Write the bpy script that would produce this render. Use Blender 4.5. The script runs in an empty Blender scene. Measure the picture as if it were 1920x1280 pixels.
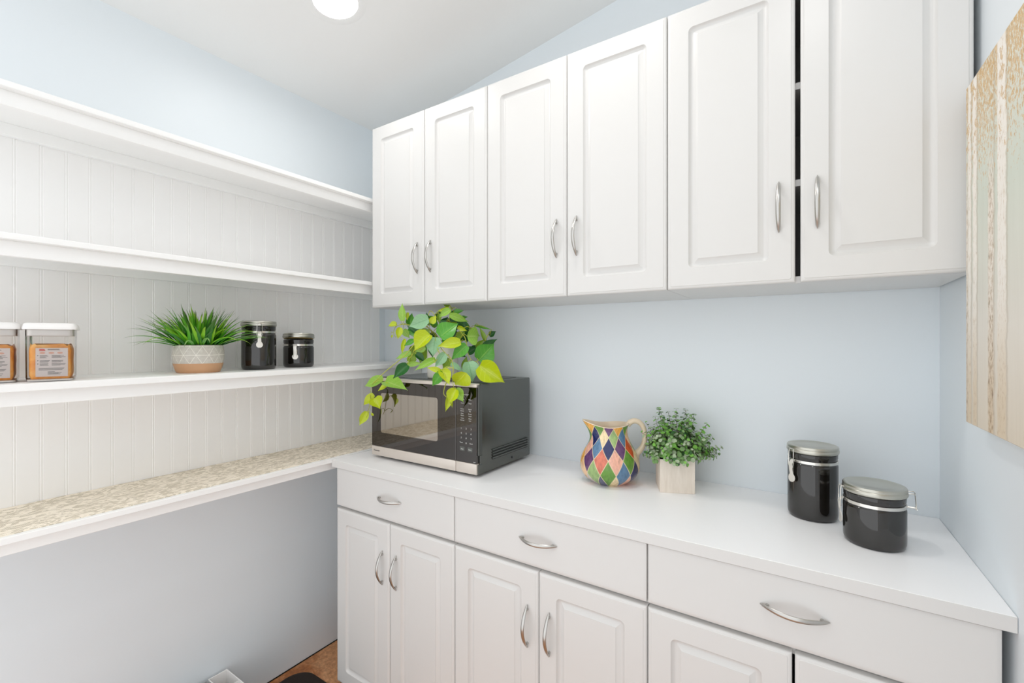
import bpy, bmesh, math, random
from mathutils import Vector, Matrix
S = bpy.context.scene
COL = S.collection
PI = math.pi
# ------------------------------------------------------------------ camera, world, exposure
CAMZ = 1.3868
cam = bpy.data.cameras.new('camera'); cam.sensor_width = 36.0; cam.lens = 855.078 / 1920 * 36.0
cam.shift_y = 0.00023; cam.clip_start = 0.02
co = bpy.data.objects.new('camera', cam); COL.objects.link(co)
co.location = (0, 0, CAMZ); co.rotation_euler = (PI / 2, 0, math.radians(33.398))
S.camera = co
w = bpy.data.worlds.new('world'); S.world = w; w.use_nodes = True
w.node_tree.nodes['Background'].inputs[0].default_value = (0.965, 0.985, 1.0, 1)
w.node_tree.nodes['Background'].inputs[1].default_value = 1.40
S.view_settings.view_transform = 'Standard'; S.view_settings.look = 'None'
S.view_settings.gamma = 1.0; S.view_settings.use_curve_mapping = False
S.view_settings.exposure = 0.07
S.cycles.max_bounces = 14; S.cycles.diffuse_bounces = 8; S.cycles.glossy_bounces = 5
S.cycles.transparent_max_bounces = 16; S.cycles.transmission_bounces = 6
S.cycles.sample_clamp_indirect = 6.0
DOWN = [1.7, 1.75, 1.9]            # watts of the two recessed downlights and the added fill light
SPREAD = [170, 140, 170]
# ------------------------------------------------------------------ helpers
def lin(c):
    c = c / 255.0
    return c / 12.92 if c <= 0.04045 else ((c + 0.055) / 1.055) ** 2.4
def rgb(r, g, b): return (lin(r), lin(g), lin(b), 1.0)
class NT:
    """tiny node-tree builder"""
    def __init__(s, name):
        s.m = bpy.data.materials.new(name); s.m.use_nodes = True; s.t = s.m.node_tree
        s.b = s.t.nodes['Principled BSDF']; s.out = s.t.nodes['Material Output']
    def n(s, kind, **kw):
        x = s.t.nodes.new(kind)
        for k, v in kw.items(): setattr(x, k, v)
        return x
    def put(s, sock, v):
        if hasattr(v, 'is_linked') or isinstance(v, bpy.types.NodeSocket): s.t.links.new(v, sock)
        else: sock.default_value = v
    def math(s, op, a, b=0.0, c=0.0, clamp=False):
        x = s.n('ShaderNodeMath', operation=op, use_clamp=clamp)
        s.put(x.inputs[0], a); s.put(x.inputs[1], b); s.put(x.inputs[2], c); return x.outputs[0]
    def mix(s, f, a, b):
        x = s.n('ShaderNodeMix', data_type='RGBA')
        s.put(x.inputs['Factor'], f); s.put(x.inputs[6], a); s.put(x.inputs[7], b); return x.outputs[2]
    def mul(s, f, a, b):
        x = s.n('ShaderNodeMix', data_type='RGBA', blend_type='MULTIPLY')
        s.put(x.inputs['Factor'], f); s.put(x.inputs[6], a); s.put(x.inputs[7], b); return x.outputs[2]
    def coord(s, kind='Object'): return s.n('ShaderNodeTexCoord').outputs[kind]
    def uv(s, name='UVMap'): return s.n('ShaderNodeUVMap', uv_map=name).outputs[0]
    def sep(s, v):
        x = s.n('ShaderNodeSeparateXYZ'); s.put(x.inputs[0], v); return x.outputs
    def comb(s, a, b, c=0.0):
        x = s.n('ShaderNodeCombineXYZ'); s.put(x.inputs[0], a); s.put(x.inputs[1], b); s.put(x.inputs[2], c); return x.outputs[0]
    def map(s, v, scale=(1, 1, 1), loc=(0, 0, 0), rot=(0, 0, 0)):
        x = s.n('ShaderNodeMapping'); s.put(x.inputs[0], v); x.inputs['Scale'].default_value = scale
        x.inputs['Location'].default_value = loc; x.inputs['Rotation'].default_value = rot; return x.outputs[0]
    def noise(s, v, scale=5.0, detail=3.0, rough=0.5, dist=0.0):
        x = s.n('ShaderNodeTexNoise'); s.put(x.inputs['Vector'], v); x.inputs['Scale'].default_value = scale
        x.inputs['Detail'].default_value = detail; x.inputs['Roughness'].default_value = rough; x.inputs['Distortion'].default_value = dist
        return x.outputs[0]
    def ramp(s, f, stops, interp='LINEAR'):
        x = s.n('ShaderNodeValToRGB'); s.put(x.inputs[0], f); cr = x.color_ramp; cr.interpolation = interp
        while len(cr.elements) > 1: cr.elements.remove(cr.elements[-1])
        cr.elements[0].position = stops[0][0]; cr.elements[0].color = stops[0][1]
        for p, c in stops[1:]:
            e = cr.elements.new(p); e.color = c
        return x.outputs[0]
    def sstep(s, v, lo, hi):
        x = s.n('ShaderNodeMapRange', interpolation_type='SMOOTHSTEP'); s.put(x.inputs[0], v)
        s.put(x.inputs[1], lo); s.put(x.inputs[2], hi); return x.outputs[0]
    def bump(s, h, strength=0.2, dist=0.002):
        x = s.n('ShaderNodeBump'); s.put(x.inputs['Height'], h); x.inputs['Strength'].default_value = strength
        x.inputs['Distance'].default_value = dist; s.t.links.new(x.outputs[0], s.b.inputs['Normal'])
    def set(s, **kw):
        for k, v in kw.items(): s.put(s.b.inputs[k.replace('_', ' ')], v)
        return s
W_, B_ = (1, 1, 1, 1), (0, 0, 0, 1)
def paint(name, c, rough=0.5, var=0.02, bump=0.05, scale=60.0, spec=0.5, metal=0.0):
    t = NT(name); v = t.coord()
    nz = t.noise(v, scale, 3.0)
    dark = tuple(x * (1 - var * 2) for x in c[:3]) + (1,)
    t.set(Base_Color=t.mix(nz, dark, c), Roughness=rough, Metallic=metal)
    t.b.inputs['Specular IOR Level'].default_value = spec
    if bump: t.bump(nz, bump, 0.001)
    return t.m
M = {}
M['wall'] = paint('pale_blue_wall_paint', rgb(228, 234, 238), 0.42, 0.006, 0.06, 180.0, 0.4)
M['ceiling'] = paint('white_ceiling_paint', rgb(238, 238, 237), 0.8, 0.006, 0.06, 120.0, 0.2)
M['white'] = paint('white_thermofoil', rgb(215, 214, 212), 0.32, 0.004, 0.0, 40.0)
M['trimwhite'] = paint('white_trim_paint', rgb(247, 247, 246), 0.38, 0.006, 0.04, 90.0)
M['bead'] = paint('white_beadboard_paint', rgb(246, 245, 244), 0.36, 0.006, 0.04, 90.0)
M['counter'] = paint('white_laminate', rgb(250, 250, 251), 0.4, 0.006, 0.03, 300.0)
M['nickel'] = paint('brushed_nickel', rgb(196, 194, 190), 0.3, 0.04, 0.03, 300.0, metal=1.0)
M['steel'] = paint('polished_steel', rgb(226, 223, 217), 0.18, 0.02, 0.0, 200.0, metal=1.0)
M['leversteel'] = paint('brushed_lever_steel', rgb(232, 228, 221), 0.35, 0.02, 0.0, 200.0, metal=0.35)
M['lidsteel'] = paint('satin_lid_steel', rgb(196, 194, 184), 0.3, 0.03, 0.02, 300.0, metal=1.0)
M['blackglaze'] = paint('black_ceramic_glaze', rgb(25, 22, 19), 0.06, 0.05, 0.0, 60.0, 0.5); M['blackglaze'].node_tree.nodes['Principled BSDF'].inputs['IOR'].default_value = 1.72
M['gasket'] = paint('amber_rubber_gasket', rgb(176, 148, 84), 0.5, 0.05, 0.0, 60.0)
M['black'] = paint('black_plastic', rgb(24, 24, 25), 0.4, 0.05, 0.0, 60.0)
M['darkgap'] = paint('black_gap_filler', rgb(14, 12, 11), 0.8, 0.1, 0.0, 60.0)
M['case'] = paint('black_stainless_case', rgb(104, 106, 102), 0.27, 0.05, 0.03, 500.0, metal=0.85)
M['glass'] = paint('tinted_mirror_glass', rgb(92, 89, 87), 0.03, 0.0, 0.0, 60.0, metal=1.0)
M['pane'] = paint('oven_window_glass', rgb(178, 172, 164), 0.04, 0.0, 0.0, 60.0, metal=1.0)
M['silver'] = paint('champagne_silver_trim', rgb(216, 207, 198), 0.36, 0.02, 0.02, 500.0, metal=0.3)
M['print'] = paint('white_print', rgb(200, 200, 197), 0.5, 0.0, 0.0)
M['darkprint'] = paint('dark_print', rgb(70, 66, 64), 0.5, 0.0, 0.0)
M['redprint'] = paint('red_print', rgb(214, 84, 74), 0.5, 0.0, 0.0)
M['peachprint'] = paint('peach_print', rgb(230, 180, 160), 0.5, 0.0, 0.0)
M['ceramic'] = paint('white_pot_glaze', rgb(238, 234, 224), 0.25, 0.01, 0.0, 30.0)
M['soil'] = paint('dark_potting_soil', rgb(52, 42, 32), 0.9, 0.3, 0.6, 160.0)
M['plastic'] = paint('white_plastic', rgb(238, 236, 234), 0.35, 0.01, 0.0)
M['greyplastic'] = paint('grey_plastic', rgb(150, 152, 150), 0.4, 0.02, 0.0)
M['labelpaper'] = paint('pale_label_paper', rgb(236, 228, 226), 0.55, 0.01, 0.0)
M['creamglaze'] = paint('cream_glaze', rgb(232, 214, 188), 0.18, 0.03, 0.0, 40.0)
M['mat'] = paint('dark_brown_foam', rgb(44, 30, 22), 0.75, 0.25, 0.4, 120.0)
M['lensframe'] = paint('white_light_trim', rgb(236, 236, 235), 0.5, 0.004, 0.0)
M['hall'] = paint('hall_wall_paint', rgb(205, 198, 186), 0.6, 0.02, 0.0, 20.0)
t = NT('oak_door_wood'); v = t.map(t.coord(), (14, 14, 1.2)); nz = t.noise(v, 3.0, 6.0, 0.6, 1.5)
t.set(Base_Color=t.ramp(nz, [(0.3, rgb(96, 52, 26)), (0.7, rgb(168, 98, 52))]), Roughness=0.35); M['wood'] = t.m
for i, e in enumerate((9.0,)):
    t = NT('lit_lens'); t.set(Base_Color=W_, Roughness=0.4); t.b.inputs['Emission Color'].default_value = (1, 0.985, 0.96, 1)
    t.b.inputs['Emission Strength'].default_value = e; M['lens%d' % i] = t.m
# floor: mottled brown sheet vinyl that looks like slate
t = NT('mottled_brown_floor'); v = t.coord()
n1 = t.noise(v, 7.0, 8.0, 0.62, 0.8); n2 = t.noise(v, 60.0, 6.0, 0.7, 0.5)
c1 = t.ramp(n1, [(0.28, rgb(138, 80, 38)), (0.43, rgb(186, 118, 66)), (0.58, rgb(226, 168, 120)), (0.75, rgb(176, 110, 58))])
t.set(Base_Color=t.mul(0.75, c1, t.ramp(n2, [(0.3, (0.42, 0.36, 0.3, 1)), (0.6, (1.05, 1.05, 1.05, 1))])), Roughness=0.42); t.bump(n2, 0.25, 0.002)
M['floor'] = t.m
# shelf liner: beige with woven grey-green brush marks
t = NT('woven_shelf_liner'); v = t.coord(); o = t.sep(v)
mk = t.noise(t.map(v, (40, 17, 1), rot=(0, 0, 0.5)), 1.4, 1.0, 0.5, 2.4)
blot = t.sstep(mk, 0.485, 0.515)
gx = t.math('PINGPONG', t.math('MULTIPLY', o[0], 560.0), 1.0); gy = t.math('PINGPONG', t.math('MULTIPLY', o[1], 620.0), 1.0)
weave = t.math('MULTIPLY', t.sstep(gx, 0.2, 0.5), t.sstep(gy, 0.2, 0.5))
fac = t.math('MULTIPLY', blot, t.math('MULTIPLY_ADD', weave, 0.4, 0.6))
t.set(Base_Color=t.mix(fac, rgb(249, 240, 224), rgb(200, 190, 170)), Roughness=0.7); t.bump(weave, 0.2, 0.0008)
M['liner'] = t.m
# whitewashed wood pot
t = NT('whitewashed_wood'); v = t.coord(); nz = t.noise(t.map(v, (60, 60, 8)), 1.5, 5.0, 0.6)
t.set(Base_Color=t.ramp(nz, [(0.3, rgb(222, 210, 196)), (0.7, rgb(238, 228, 216))]), Roughness=0.6); t.bump(nz, 0.1, 0.001)
M['washwood'] = t.m
# grey glazed bowl with scratched white triangles (uv: u = turns * 13, v = height in lattice rows)
t = NT('grey_glaze_white_triangles'); u = t.sep(t.uv())
nz = t.noise(t.coord(), 90.0, 4.0)
base = t.ramp(nz, [(0.3, rgb(190, 183, 174)), (0.7, rgb(206, 200, 192))])
def ln(t, x, wd): return t.math('LESS_THAN', t.math('ABSOLUTE', t.math('SUBTRACT', t.math('FRACT', t.math('ADD', x, 0.5)), 0.5)), wd)
l1 = ln(t, t.math('ADD', u[0], u[1]), 0.015); l2 = ln(t, t.math('SUBTRACT', u[0], u[1]), 0.015)
l3 = ln(t, t.math('MULTIPLY', u[1], 2.0), 0.022)
lines = t.math('MAXIMUM', t.math('MAXIMUM', l1, l2), l3)
t.set(Base_Color=t.mix(lines, base, rgb(240, 236, 226)), Roughness=0.5); M['triglaze'] = t.m
M['tanclay'] = paint('bare_tan_clay', rgb(205, 158, 120), 0.5, 0.04, 0.05, 80.0)
# clear plastic: a thin clear sheet with a fresnel gloss
t = NT('clear_plastic')
tr = t.n('ShaderNodeBsdfTransparent'); tr.inputs[0].default_value = (0.955, 0.94, 0.925, 1)
gl = t.n('ShaderNodeBsdfGlossy'); gl.inputs['Roughness'].default_value = 0.05
fr = t.n('ShaderNodeFresnel'); fr.inputs[0].default_value = 1.4
mx = t.n('ShaderNodeMixShader'); t.t.links.new(fr.outputs[0], mx.inputs[0]); t.t.links.new(tr.outputs[0], mx.inputs[1]); t.t.links.new(gl.outputs[0], mx.inputs[2])
t.t.links.new(mx.outputs[0], t.out.inputs[0]); M['clear'] = t.m
# orange snack packet film
t = NT('orange_packet_film'); nz = t.noise(t.coord(), 26.0, 4.0, 0.6, 1.0)
t.set(Base_Color=t.ramp(nz, [(0.3, rgb(224, 134, 44)), (0.5, rgb(247, 172, 76)), (0.7, rgb(252, 200, 118))]), Roughness=0.35); t.bump(nz, 0.5, 0.004)
M['packet'] = t.m
# leaves (uv: u across -1..1 , v along 0..1)
def leafmat(name, c1, c2, vein):
    t = NT(name); u = t.sep(t.uv())
    au = t.math('ABSOLUTE', u[0])
    mid = t.math('SUBTRACT', 1.0, t.math('MULTIPLY_ADD', t.sstep(au, 0.015, 0.07), 0.6, 0.4))
    sv = t.math('FRACT', t.math('MULTIPLY', t.math('SUBTRACT', u[1], t.math('MULTIPLY', au, 0.22)), 6.0))
    side = t.math('MULTIPLY', t.math('SUBTRACT', 1.0, t.sstep(t.math('ABSOLUTE', t.math('SUBTRACT', sv, 0.5)), 0.02, 0.10)), 0.2)
    nz = t.noise(t.coord(), 40.0, 3.0)
    t.set(Base_Color=t.mix(t.math('MAXIMUM', mid, side), t.mix(nz, c1, c2), vein), Roughness=0.3)
    t.bump(t.math('MAXIMUM', mid, side), 0.5, 0.0015)
    t.b.inputs['Subsurface Weight'].default_value = 0.0
    return t.m
LEAFM = {'y': leafmat('yellow_green_leaf', rgb(160, 180, 12), rgb(190, 204, 30), rgb(206, 216, 84)),
         'l': leafmat('light_green_leaf', rgb(120, 168, 52), rgb(156, 196, 84), rgb(190, 214, 120)),
         'g': leafmat('green_leaf', rgb(58, 138, 36), rgb(96, 168, 52), rgb(140, 190, 80)),
         'd': leafmat('dark_green_leaf', rgb(20, 74, 26), rgb(46, 110, 44), rgb(70, 130, 60)),
         'p': leafmat('pale_blue_green_leaf', rgb(122, 172, 128), rgb(160, 198, 156), rgb(100, 152, 104)),
         'o': leafmat('olive_leaf', rgb(102, 142, 26), rgb(140, 172, 40), rgb(160, 188, 70))}
M['vine'] = paint('yellow_green_vine', rgb(182, 188, 66), 0.5, 0.08, 0.0, 30.0)
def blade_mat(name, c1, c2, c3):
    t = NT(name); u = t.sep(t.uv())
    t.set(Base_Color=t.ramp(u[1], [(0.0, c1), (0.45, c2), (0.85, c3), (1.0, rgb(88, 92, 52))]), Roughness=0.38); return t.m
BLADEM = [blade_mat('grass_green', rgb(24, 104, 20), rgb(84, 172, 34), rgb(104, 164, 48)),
          blade_mat('grass_bright_green', rgb(50, 140, 18), rgb(138, 204, 40), rgb(150, 192, 62)),
          blade_mat('grass_dark_green', rgb(12, 72, 18), rgb(44, 128, 34), rgb(78, 122, 50)),
          blade_mat('grass_soft_green', rgb(60, 140, 50), rgb(118, 178, 84), rgb(130, 168, 96))]
BOXM = [paint('boxwood_green', rgb(124, 164, 98), 0.55, 0.15, 0.0, 60.0), paint('boxwood_grey_green', rgb(172, 190, 156), 0.6, 0.1, 0.0, 60.0),
        paint('boxwood_bright_green', rgb(124, 186, 76), 0.55, 0.12, 0.0, 60.0), paint('boxwood_dark_green', rgb(56, 104, 52), 0.6, 0.15, 0.0, 60.0)]
M['twig'] = paint('grey_brown_twig', rgb(96, 88, 62), 0.7, 0.1, 0.0)
# painted canvas: birch trunks under gold leaves. object space: -y runs along the wall from the far edge, z up
t = NT('birch_trees_canvas'); v = t.coord(); o = t.sep(v)
U = t.math('MULTIPLY', o[1], -1.0); V = o[2]
wob = t.math('MULTIPLY', t.math('SUBTRACT', t.noise(t.map(v, (1, 4, 9)), 3.0, 4.0, 0.6), 0.5), 0.018)
fine = t.noise(t.map(v, (1, 110, 40)), 1.6, 5.0, 0.7)
streak = t.noise(t.map(v, (1, 60, 3)), 1.5, 4.0, 0.6)
bg = t.ramp(V, [(0.0, rgb(218, 206, 188)), (0.18, rgb(226, 220, 210)), (0.42, rgb(208, 214, 202)), (0.62, rgb(220, 220, 208)), (1.0, rgb(222, 208, 184))])
col = t.mul(0.35, bg, t.ramp(streak, [(0.3, (0.86, 0.85, 0.83, 1)), (0.7, W_)]))
def stripe(c, wd, soft=0.004):
    d = t.math('ABSOLUTE', t.math('SUBTRACT', t.math('ADD', U, wob), c))
    return t.math('SUBTRACT', 1.0, t.sstep(d, wd - soft, wd + soft))
leafn = t.noise(t.map(v, (1, 100, 52), rot=(0.25, 0, 0)), 1.7, 4.0, 0.7)
thr = t.ramp(V, [(0.0, W_), (0.3, (0.80, 0.80, 0.80, 1)), (0.42, (0.62, 0.62, 0.62, 1)), (0.50, (0.52, 0.52, 0.52, 1)), (0.62, (0.43, 0.43, 0.43, 1)), (0.75, (0.37, 0.37, 0.37, 1)), (1.0, (0.33, 0.33, 0.33, 1))])
leaf = t.sstep(t.math('SUBTRACT', leafn, thr), 0.0, 0.05)
gold = t.ramp(t.noise(t.map(v, (1, 90, 60)), 2.3, 5.0, 0.75), [(0.3, rgb(166, 134, 92)), (0.5, rgb(206, 170, 116)), (0.7, rgb(228, 204, 164))])
col = t.mix(t.math('MULTIPLY', leaf, 0.85), col, gold)
bark = t.ramp(fine, [(0.26, rgb(166, 140, 108)), (0.36, rgb(222, 210, 196)), (0.46, rgb(241, 237, 231)), (1.0, rgb(247, 244, 240))])
darkbark = t.ramp(fine, [(0.30, rgb(128, 108, 86)), (0.42, rgb(196, 178, 156)), (0.54, rgb(238, 232, 224)), (1.0, rgb(246, 241, 235))])
brown = t.mix(t.sstep(V, 0.02, 0.28), rgb(214, 190, 150), rgb(250, 247, 242))
for c, wd, bk in ((0.006, 0.005, 'd'), (0.022, 0.009, 'b'), (0.053, 0.011, 'b'), (0.137, 0.013, 'd'), (0.187, 0.019, 'b'), (0.29, 0.012, 'd'), (0.36, 0.02, 'b'), (0.5, 0.016, 'b'), (0.62, 0.022, 'd'), (0.75, 0.014, 'b')):
    cc = t.mul(0.7, bark if bk == 'b' else darkbark, brown)
    top = 1.0 if bk == 'b' else t.math('SUBTRACT', 1.0, t.sstep(V, 0.40, 0.52))
    col = t.mix(t.math('MULTIPLY', stripe(c, wd), top), col, cc)
    col = t.mix(t.math('MULTIPLY', stripe(c + wd + 0.003, 0.003, 0.004), 0.4), col, rgb(170, 150, 124))
few = t.math('MULTIPLY', leaf, t.math('GREATER_THAN', t.noise(t.map(v, (1, 20, 14)), 2.0, 2.0), 0.56))
col = t.mix(t.math('MULTIPLY', few, 0.8), col, gold)
t.set(Base_Color=col, Roughness=0.55); t.bump(fine, 0.12, 0.001); M['canvas'] = t.m

class MB:
    def __init__(s): s.bm = bmesh.new(); s.uv = None
    def box(s, x0, x1, y0, y1, z0, z1, bev=0.0, seg=1, mi=0):
        r = bmesh.ops.create_cube(s.bm, size=1.0); vs = r['verts']
        for v in vs:
            v.co = Vector(((x0 + x1) / 2 + v.co.x * (x1 - x0), (y0 + y1) / 2 + v.co.y * (y1 - y0), (z0 + z1) / 2 + v.co.z * (z1 - z0)))
        es = list({e for v in vs for e in v.link_edges}); fs = {f for v in vs for f in v.link_faces}
        for f in fs: f.material_index = mi
        if bev: 
            r = bmesh.ops.bevel(s.bm, geom=es, offset=bev, segments=seg, profile=0.5, affect='EDGES')
            for f in r['faces']: f.material_index = mi
        return s
    def rings(s, rings, closed=True, cap0=False, cap1=False, mi=0, uvs=None):
        R = [[s.bm.verts.new(p) for p in r] for r in rings]; n = len(R[0]); fs = []
        for i in range(len(R) - 1):
            for j in range(n if closed else n - 1):
                k = (j + 1) % n
                f = s.bm.faces.new((R[i][j], R[i][k], R[i + 1][k], R[i + 1][j])); f.material_index = mi; fs.append(f)
                if uvs:
                    if not s.uv: s.uv = s.bm.loops.layers.uv.new('UVMap')
                    for lp, (a, b) in zip(f.loops, ((i, j), (i, j + 1), (i + 1, j + 1), (i + 1, j))): lp[s.uv].uv = uvs(a, b)
        if cap0: f = s.bm.faces.new(list(reversed(R[0]))); f.material_index = mi
        if cap1: f = s.bm.faces.new(R[-1]); f.material_index = mi
        return R
    def lathe(s, prof, n=32, cx=0.0, cy=0.0, cap0=False, cap1=False, mi=0, uvs=None):
        return s.rings([[(cx + r * math.cos(2 * PI * j / n), cy + r * math.sin(2 * PI * j / n), z) for j in range(n)] for r, z in prof], True, cap0, cap1, mi, uvs)
    def tube(s, pts, rad, n=6, closed=False, mi=0):
        pts = [Vector(p) for p in pts]; m = len(pts); rings = []
        up = Vector((0, 0, 1))
        for i, p in enumerate(pts):
            a = pts[(i - 1) % m] if (closed or i > 0) else p; b = pts[(i + 1) % m] if (closed or i < m - 1) else p
            d = (b - a).normalized()
            if i == 0:
                x = d.cross(up)
                if x.length < 1e-3: x = d.cross(Vector((1, 0, 0)))
            else: x = x - d * x.dot(d)
            x.normalize(); y = d.cross(x).normalized()
            r = rad[i] if isinstance(rad, (list, tuple)) else rad
            rings.append([p + (x * math.cos(2 * PI * j / n) + y * math.sin(2 * PI * j / n)) * r for j in range(n)])
        if closed:
            rings.append(rings[0]); 
            R = s.rings(rings, True, mi=mi); bmesh.ops.remove_doubles(s.bm, verts=R[0] + R[-1], dist=1e-6)
        else: s.rings(rings, True, True, True, mi)
        return s
    def quad(s, pts, mi=0):
        f = s.bm.faces.new([s.bm.verts.new(p) for p in pts]); f.material_index = mi; return f
    def extrude(s, outline, axis, a, b, mi=0):
        """closed outline (list of 2d) swept along an axis"""
        def P(q, h):
            if axis == 'x': return (h, q[0], q[1])
            if axis == 'y': return (q[0], h, q[1])
            return (q[0], q[1], h)
        s.rings([[P(q, a) for q in outline], [P(q, b) for q in outline]], True, True, True, mi); return s
    def mesh(s, name, mats, ang=35, smooth=True, recalc=True):
        if recalc: bmesh.ops.recalc_face_normals(s.bm, faces=s.bm.faces[:])
        me = bpy.data.meshes.new(name); s.bm.to_mesh(me); s.bm.free()
        for m in (mats if isinstance(mats, (list, tuple)) else [mats]): me.materials.append(m)
        if smooth:
            me.shade_smooth(); me.set_sharp_from_angle(angle=math.radians(ang))
        return me
def link(name, me, parent=None, loc=(0, 0, 0), rot=(0, 0, 0), scale=(1, 1, 1), label=None, kind=None):
    o = bpy.data.objects.new(name, me); COL.objects.link(o)
    if parent: o.parent = parent
    o.location = loc; o.rotation_euler = rot; o.scale = scale
    if label: o['label'] = label
    if kind: o['kind'] = kind
    return o
def thing(name, label, cat, loc=(0, 0, 0), rotz=0.0, group=None, rot=None):
    o = bpy.data.objects.new(name, None); COL.objects.link(o); o.empty_display_size = 0.05
    o.location = loc; o.rotation_euler = rot if rot else (0, 0, rotz)
    o['label'] = label; o['category'] = cat
    if group: o['group'] = group
    return o
def tag(o, label, cat, group=None):
    o['label'] = label; o['category'] = cat
    if group: o['group'] = group
    return o
def struct(name, me, loc=(0, 0, 0), **k): return link(name, me, None, loc, kind='structure', **k)
def text(body, size, name, mat, parent, loc, rot, align='LEFT', depth=0.0003):
    cu = bpy.data.curves.new(name, 'FONT'); cu.body = body; cu.size = size; cu.align_x = align; cu.extrude = depth; cu.resolution_u = 2
    tmp = bpy.data.objects.new(name, cu); COL.objects.link(tmp)
    me = bpy.data.meshes.new_from_object(tmp); bpy.data.objects.remove(tmp); me.materials.append(mat)
    return link(name, me, parent, loc, rot)

# ------------------------------------------------------------------ room shell
XL, YB, YF = -1.849, 1.61, 0.03
def ceilz(x): return 2.4466 + 0.1549 * (x - XL)
def xr(y): return 0.277 + 0.0209 * (YB - y)
XO = 1.0
b = MB(); b.box(-1.95, 0.5, 0.0, 1.75, -0.06, 0.0); struct('floor', b.mesh('floor', M['floor'], smooth=False))
wl = MB(); wl.box(XL - 0.1, XL, YF - 0.03, YB + 0.1, 0, 2.62); wl = struct('wall_left', wl.mesh('wall_left', M['wall'], smooth=False))
b = MB(); b.box(XL, xr(YB), YB, YB + 0.1, 0, 2.95); struct('wall_back', b.mesh('wall_back', M['wall'], smooth=False))
YR = 0.12
b = MB(); b.rings([[(xr(YB), YB, z), (xr(YR), YR, z), (xr(YR) + 0.1, YR, z), (xr(YB) + 0.1, YB + 0.1, z), (xr(YB), YB + 0.1, z)] for z in (0, 2.95)], True, True, True)
struct('wall_right', b.mesh('wall_right', M['wall'], smooth=False))
b = MB(); b.rings([[(XL, y, ceilz(XL)), (xr(YF), y, ceilz(xr(YF))), (xr(YF), y, ceilz(xr(YF)) + 0.08), (XL, y, ceilz(XL) + 0.08)] for y in (YF - 0.03, YB)], True, True, True)
struct('ceiling', b.mesh('ceiling', M['ceiling'], smooth=False))
# brown wooden jamb of the doorway, where the right wall ends beside the camera
b = MB(); b.box(xr(YR) - 0.012, xr(YR) + 0.115, YR - 0.03, YR, 0.0, 2.5, 0.004); b.box(xr(YR) + 0.02, xr(YR) + 0.08, YR - 0.045, YR - 0.03, 0.0, 2.5, 0.006)
struct('trim_2', b.mesh('trim_2', M['wood']))
# black gap strip where the left wall meets the floor
b = MB(); b.box(XL, XL + 0.003, YF, YB, 0.0, 0.0035); struct('trim_1', b.mesh('trim_1', M['darkgap'], smooth=False))

# beadboard planks on the left wall
XB = -1.843
pl = MB(); pw = 0.053; th = 0.006
prof = [(0.0, 0.0022), (0.0022, 0.0052), (0.0036, 0.006), (0.0494, 0.006), (0.0508, 0.0052), (0.053 - 0.0008, 0.003), (0.053, 0.0022)]
outl = [(XL + p[1], p[0]) for p in prof] + [(XL, 0.053), (XL, 0.0)]
# a bead sits in the middle of each joint: the plank carries it on its far edge
outl = [(XL + 0.0047, 0.0), (XL + 0.006, 0.0016), (XL + 0.006, 0.0458), (XL + 0.0047, 0.0470), (XL + 0.0057, 0.0482), (XL + 0.0063, 0.0500), (XL + 0.0057, 0.0518), (XL + 0.0047, 0.053), (XL, 0.053), (XL, 0.0)]
pl.extrude(outl, 'z', 0.905, 1.952)
plm = pl.mesh('plank', M['bead'], smooth=False)
y = 0.295 - 0.05 - 4 * pw
while y + pw < YB + 0.002:
    link('plank', plm, wl, (0, y, 0)); y += pw

# ------------------------------------------------------------------ shelves on the left wall
XF = -1.5645
def shelf(name, label, cat, ztop, thick, apr, xf, y1=YB - 0.001, cleat=True):
    t = thing(name, label, cat, (0, 0, ztop), group='white shelves on the left wall' if cleat else None)
    b = MB(); b.box(XB + 0.0006, xf - 0.012, YF + 0.001, y1, -thick, 0.0); link('board', b.mesh('board', M['trimwhite'], smooth=False), t)
    b = MB(); b.box(xf - 0.012, xf, YF + 0.001, y1, -thick, 0.0, 0.0012); link('nosing', b.mesh('nosing', M['trimwhite']), t)
    b = MB(); b.box(xf - 0.040, xf - 0.022, YF + 0.001, y1, -thick - apr, -thick, 0.001); link('apron', b.mesh('apron', M['trimwhite']), t)
    if cleat:
        b = MB(); b.box(XB + 0.0006, XB + 0.019, YF + 0.001, y1, -thick - 0.033, -thick, 0.001); link('cleat', b.mesh('cleat', M['trimwhite']), t)
    return t
shelf('wall_shelf', 'topmost white painted wall shelf, just below the plain blue wall', 'shelf', 1.995, 0.015, 0.036, XF)
shelf('wall_shelf', 'middle white wall shelf, empty, second from the top', 'shelf', 1.6415, 0.015, 0.037, XF)
shelf('wall_shelf', 'lowest white wall shelf holding food containers, grass plant and black canisters', 'shelf', 1.2865, 0.018, 0.036, XF)
shelf('wall_ledge', 'wide white ledge along the left wall topped with patterned liner', 'ledge', 0.928, 0.016, 0.032, -1.5735, cleat=False)
b = MB(); n = 40; ring = []
for i in range(n + 1):
    yy = YF + 0.02 + (YB - 0.02 - YF - 0.02) * i / n; k = 0.0009 * math.sin(i * 1.7) + 0.0008 * math.sin(i * 0.61 + 1)
    x0, x1 = XB + 0.001, -1.5905
    ring.append([(x0, yy, 0.0046 + k * 0.5 + 0.0006), (x0 + 0.05, yy, 0.0018), (x1 + k, yy, 0.0018), (x1 + k, yy, 0.0002), (x0, yy, 0.0002)])
b.rings(ring, True, True, True)
tag(link('shelf_liner', b.mesh('shelf_liner', M['liner'], 50), None, (0, 0, 0.928)), 'beige woven shelf liner with grey brush marks lying on the ledge', 'liner')

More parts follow.
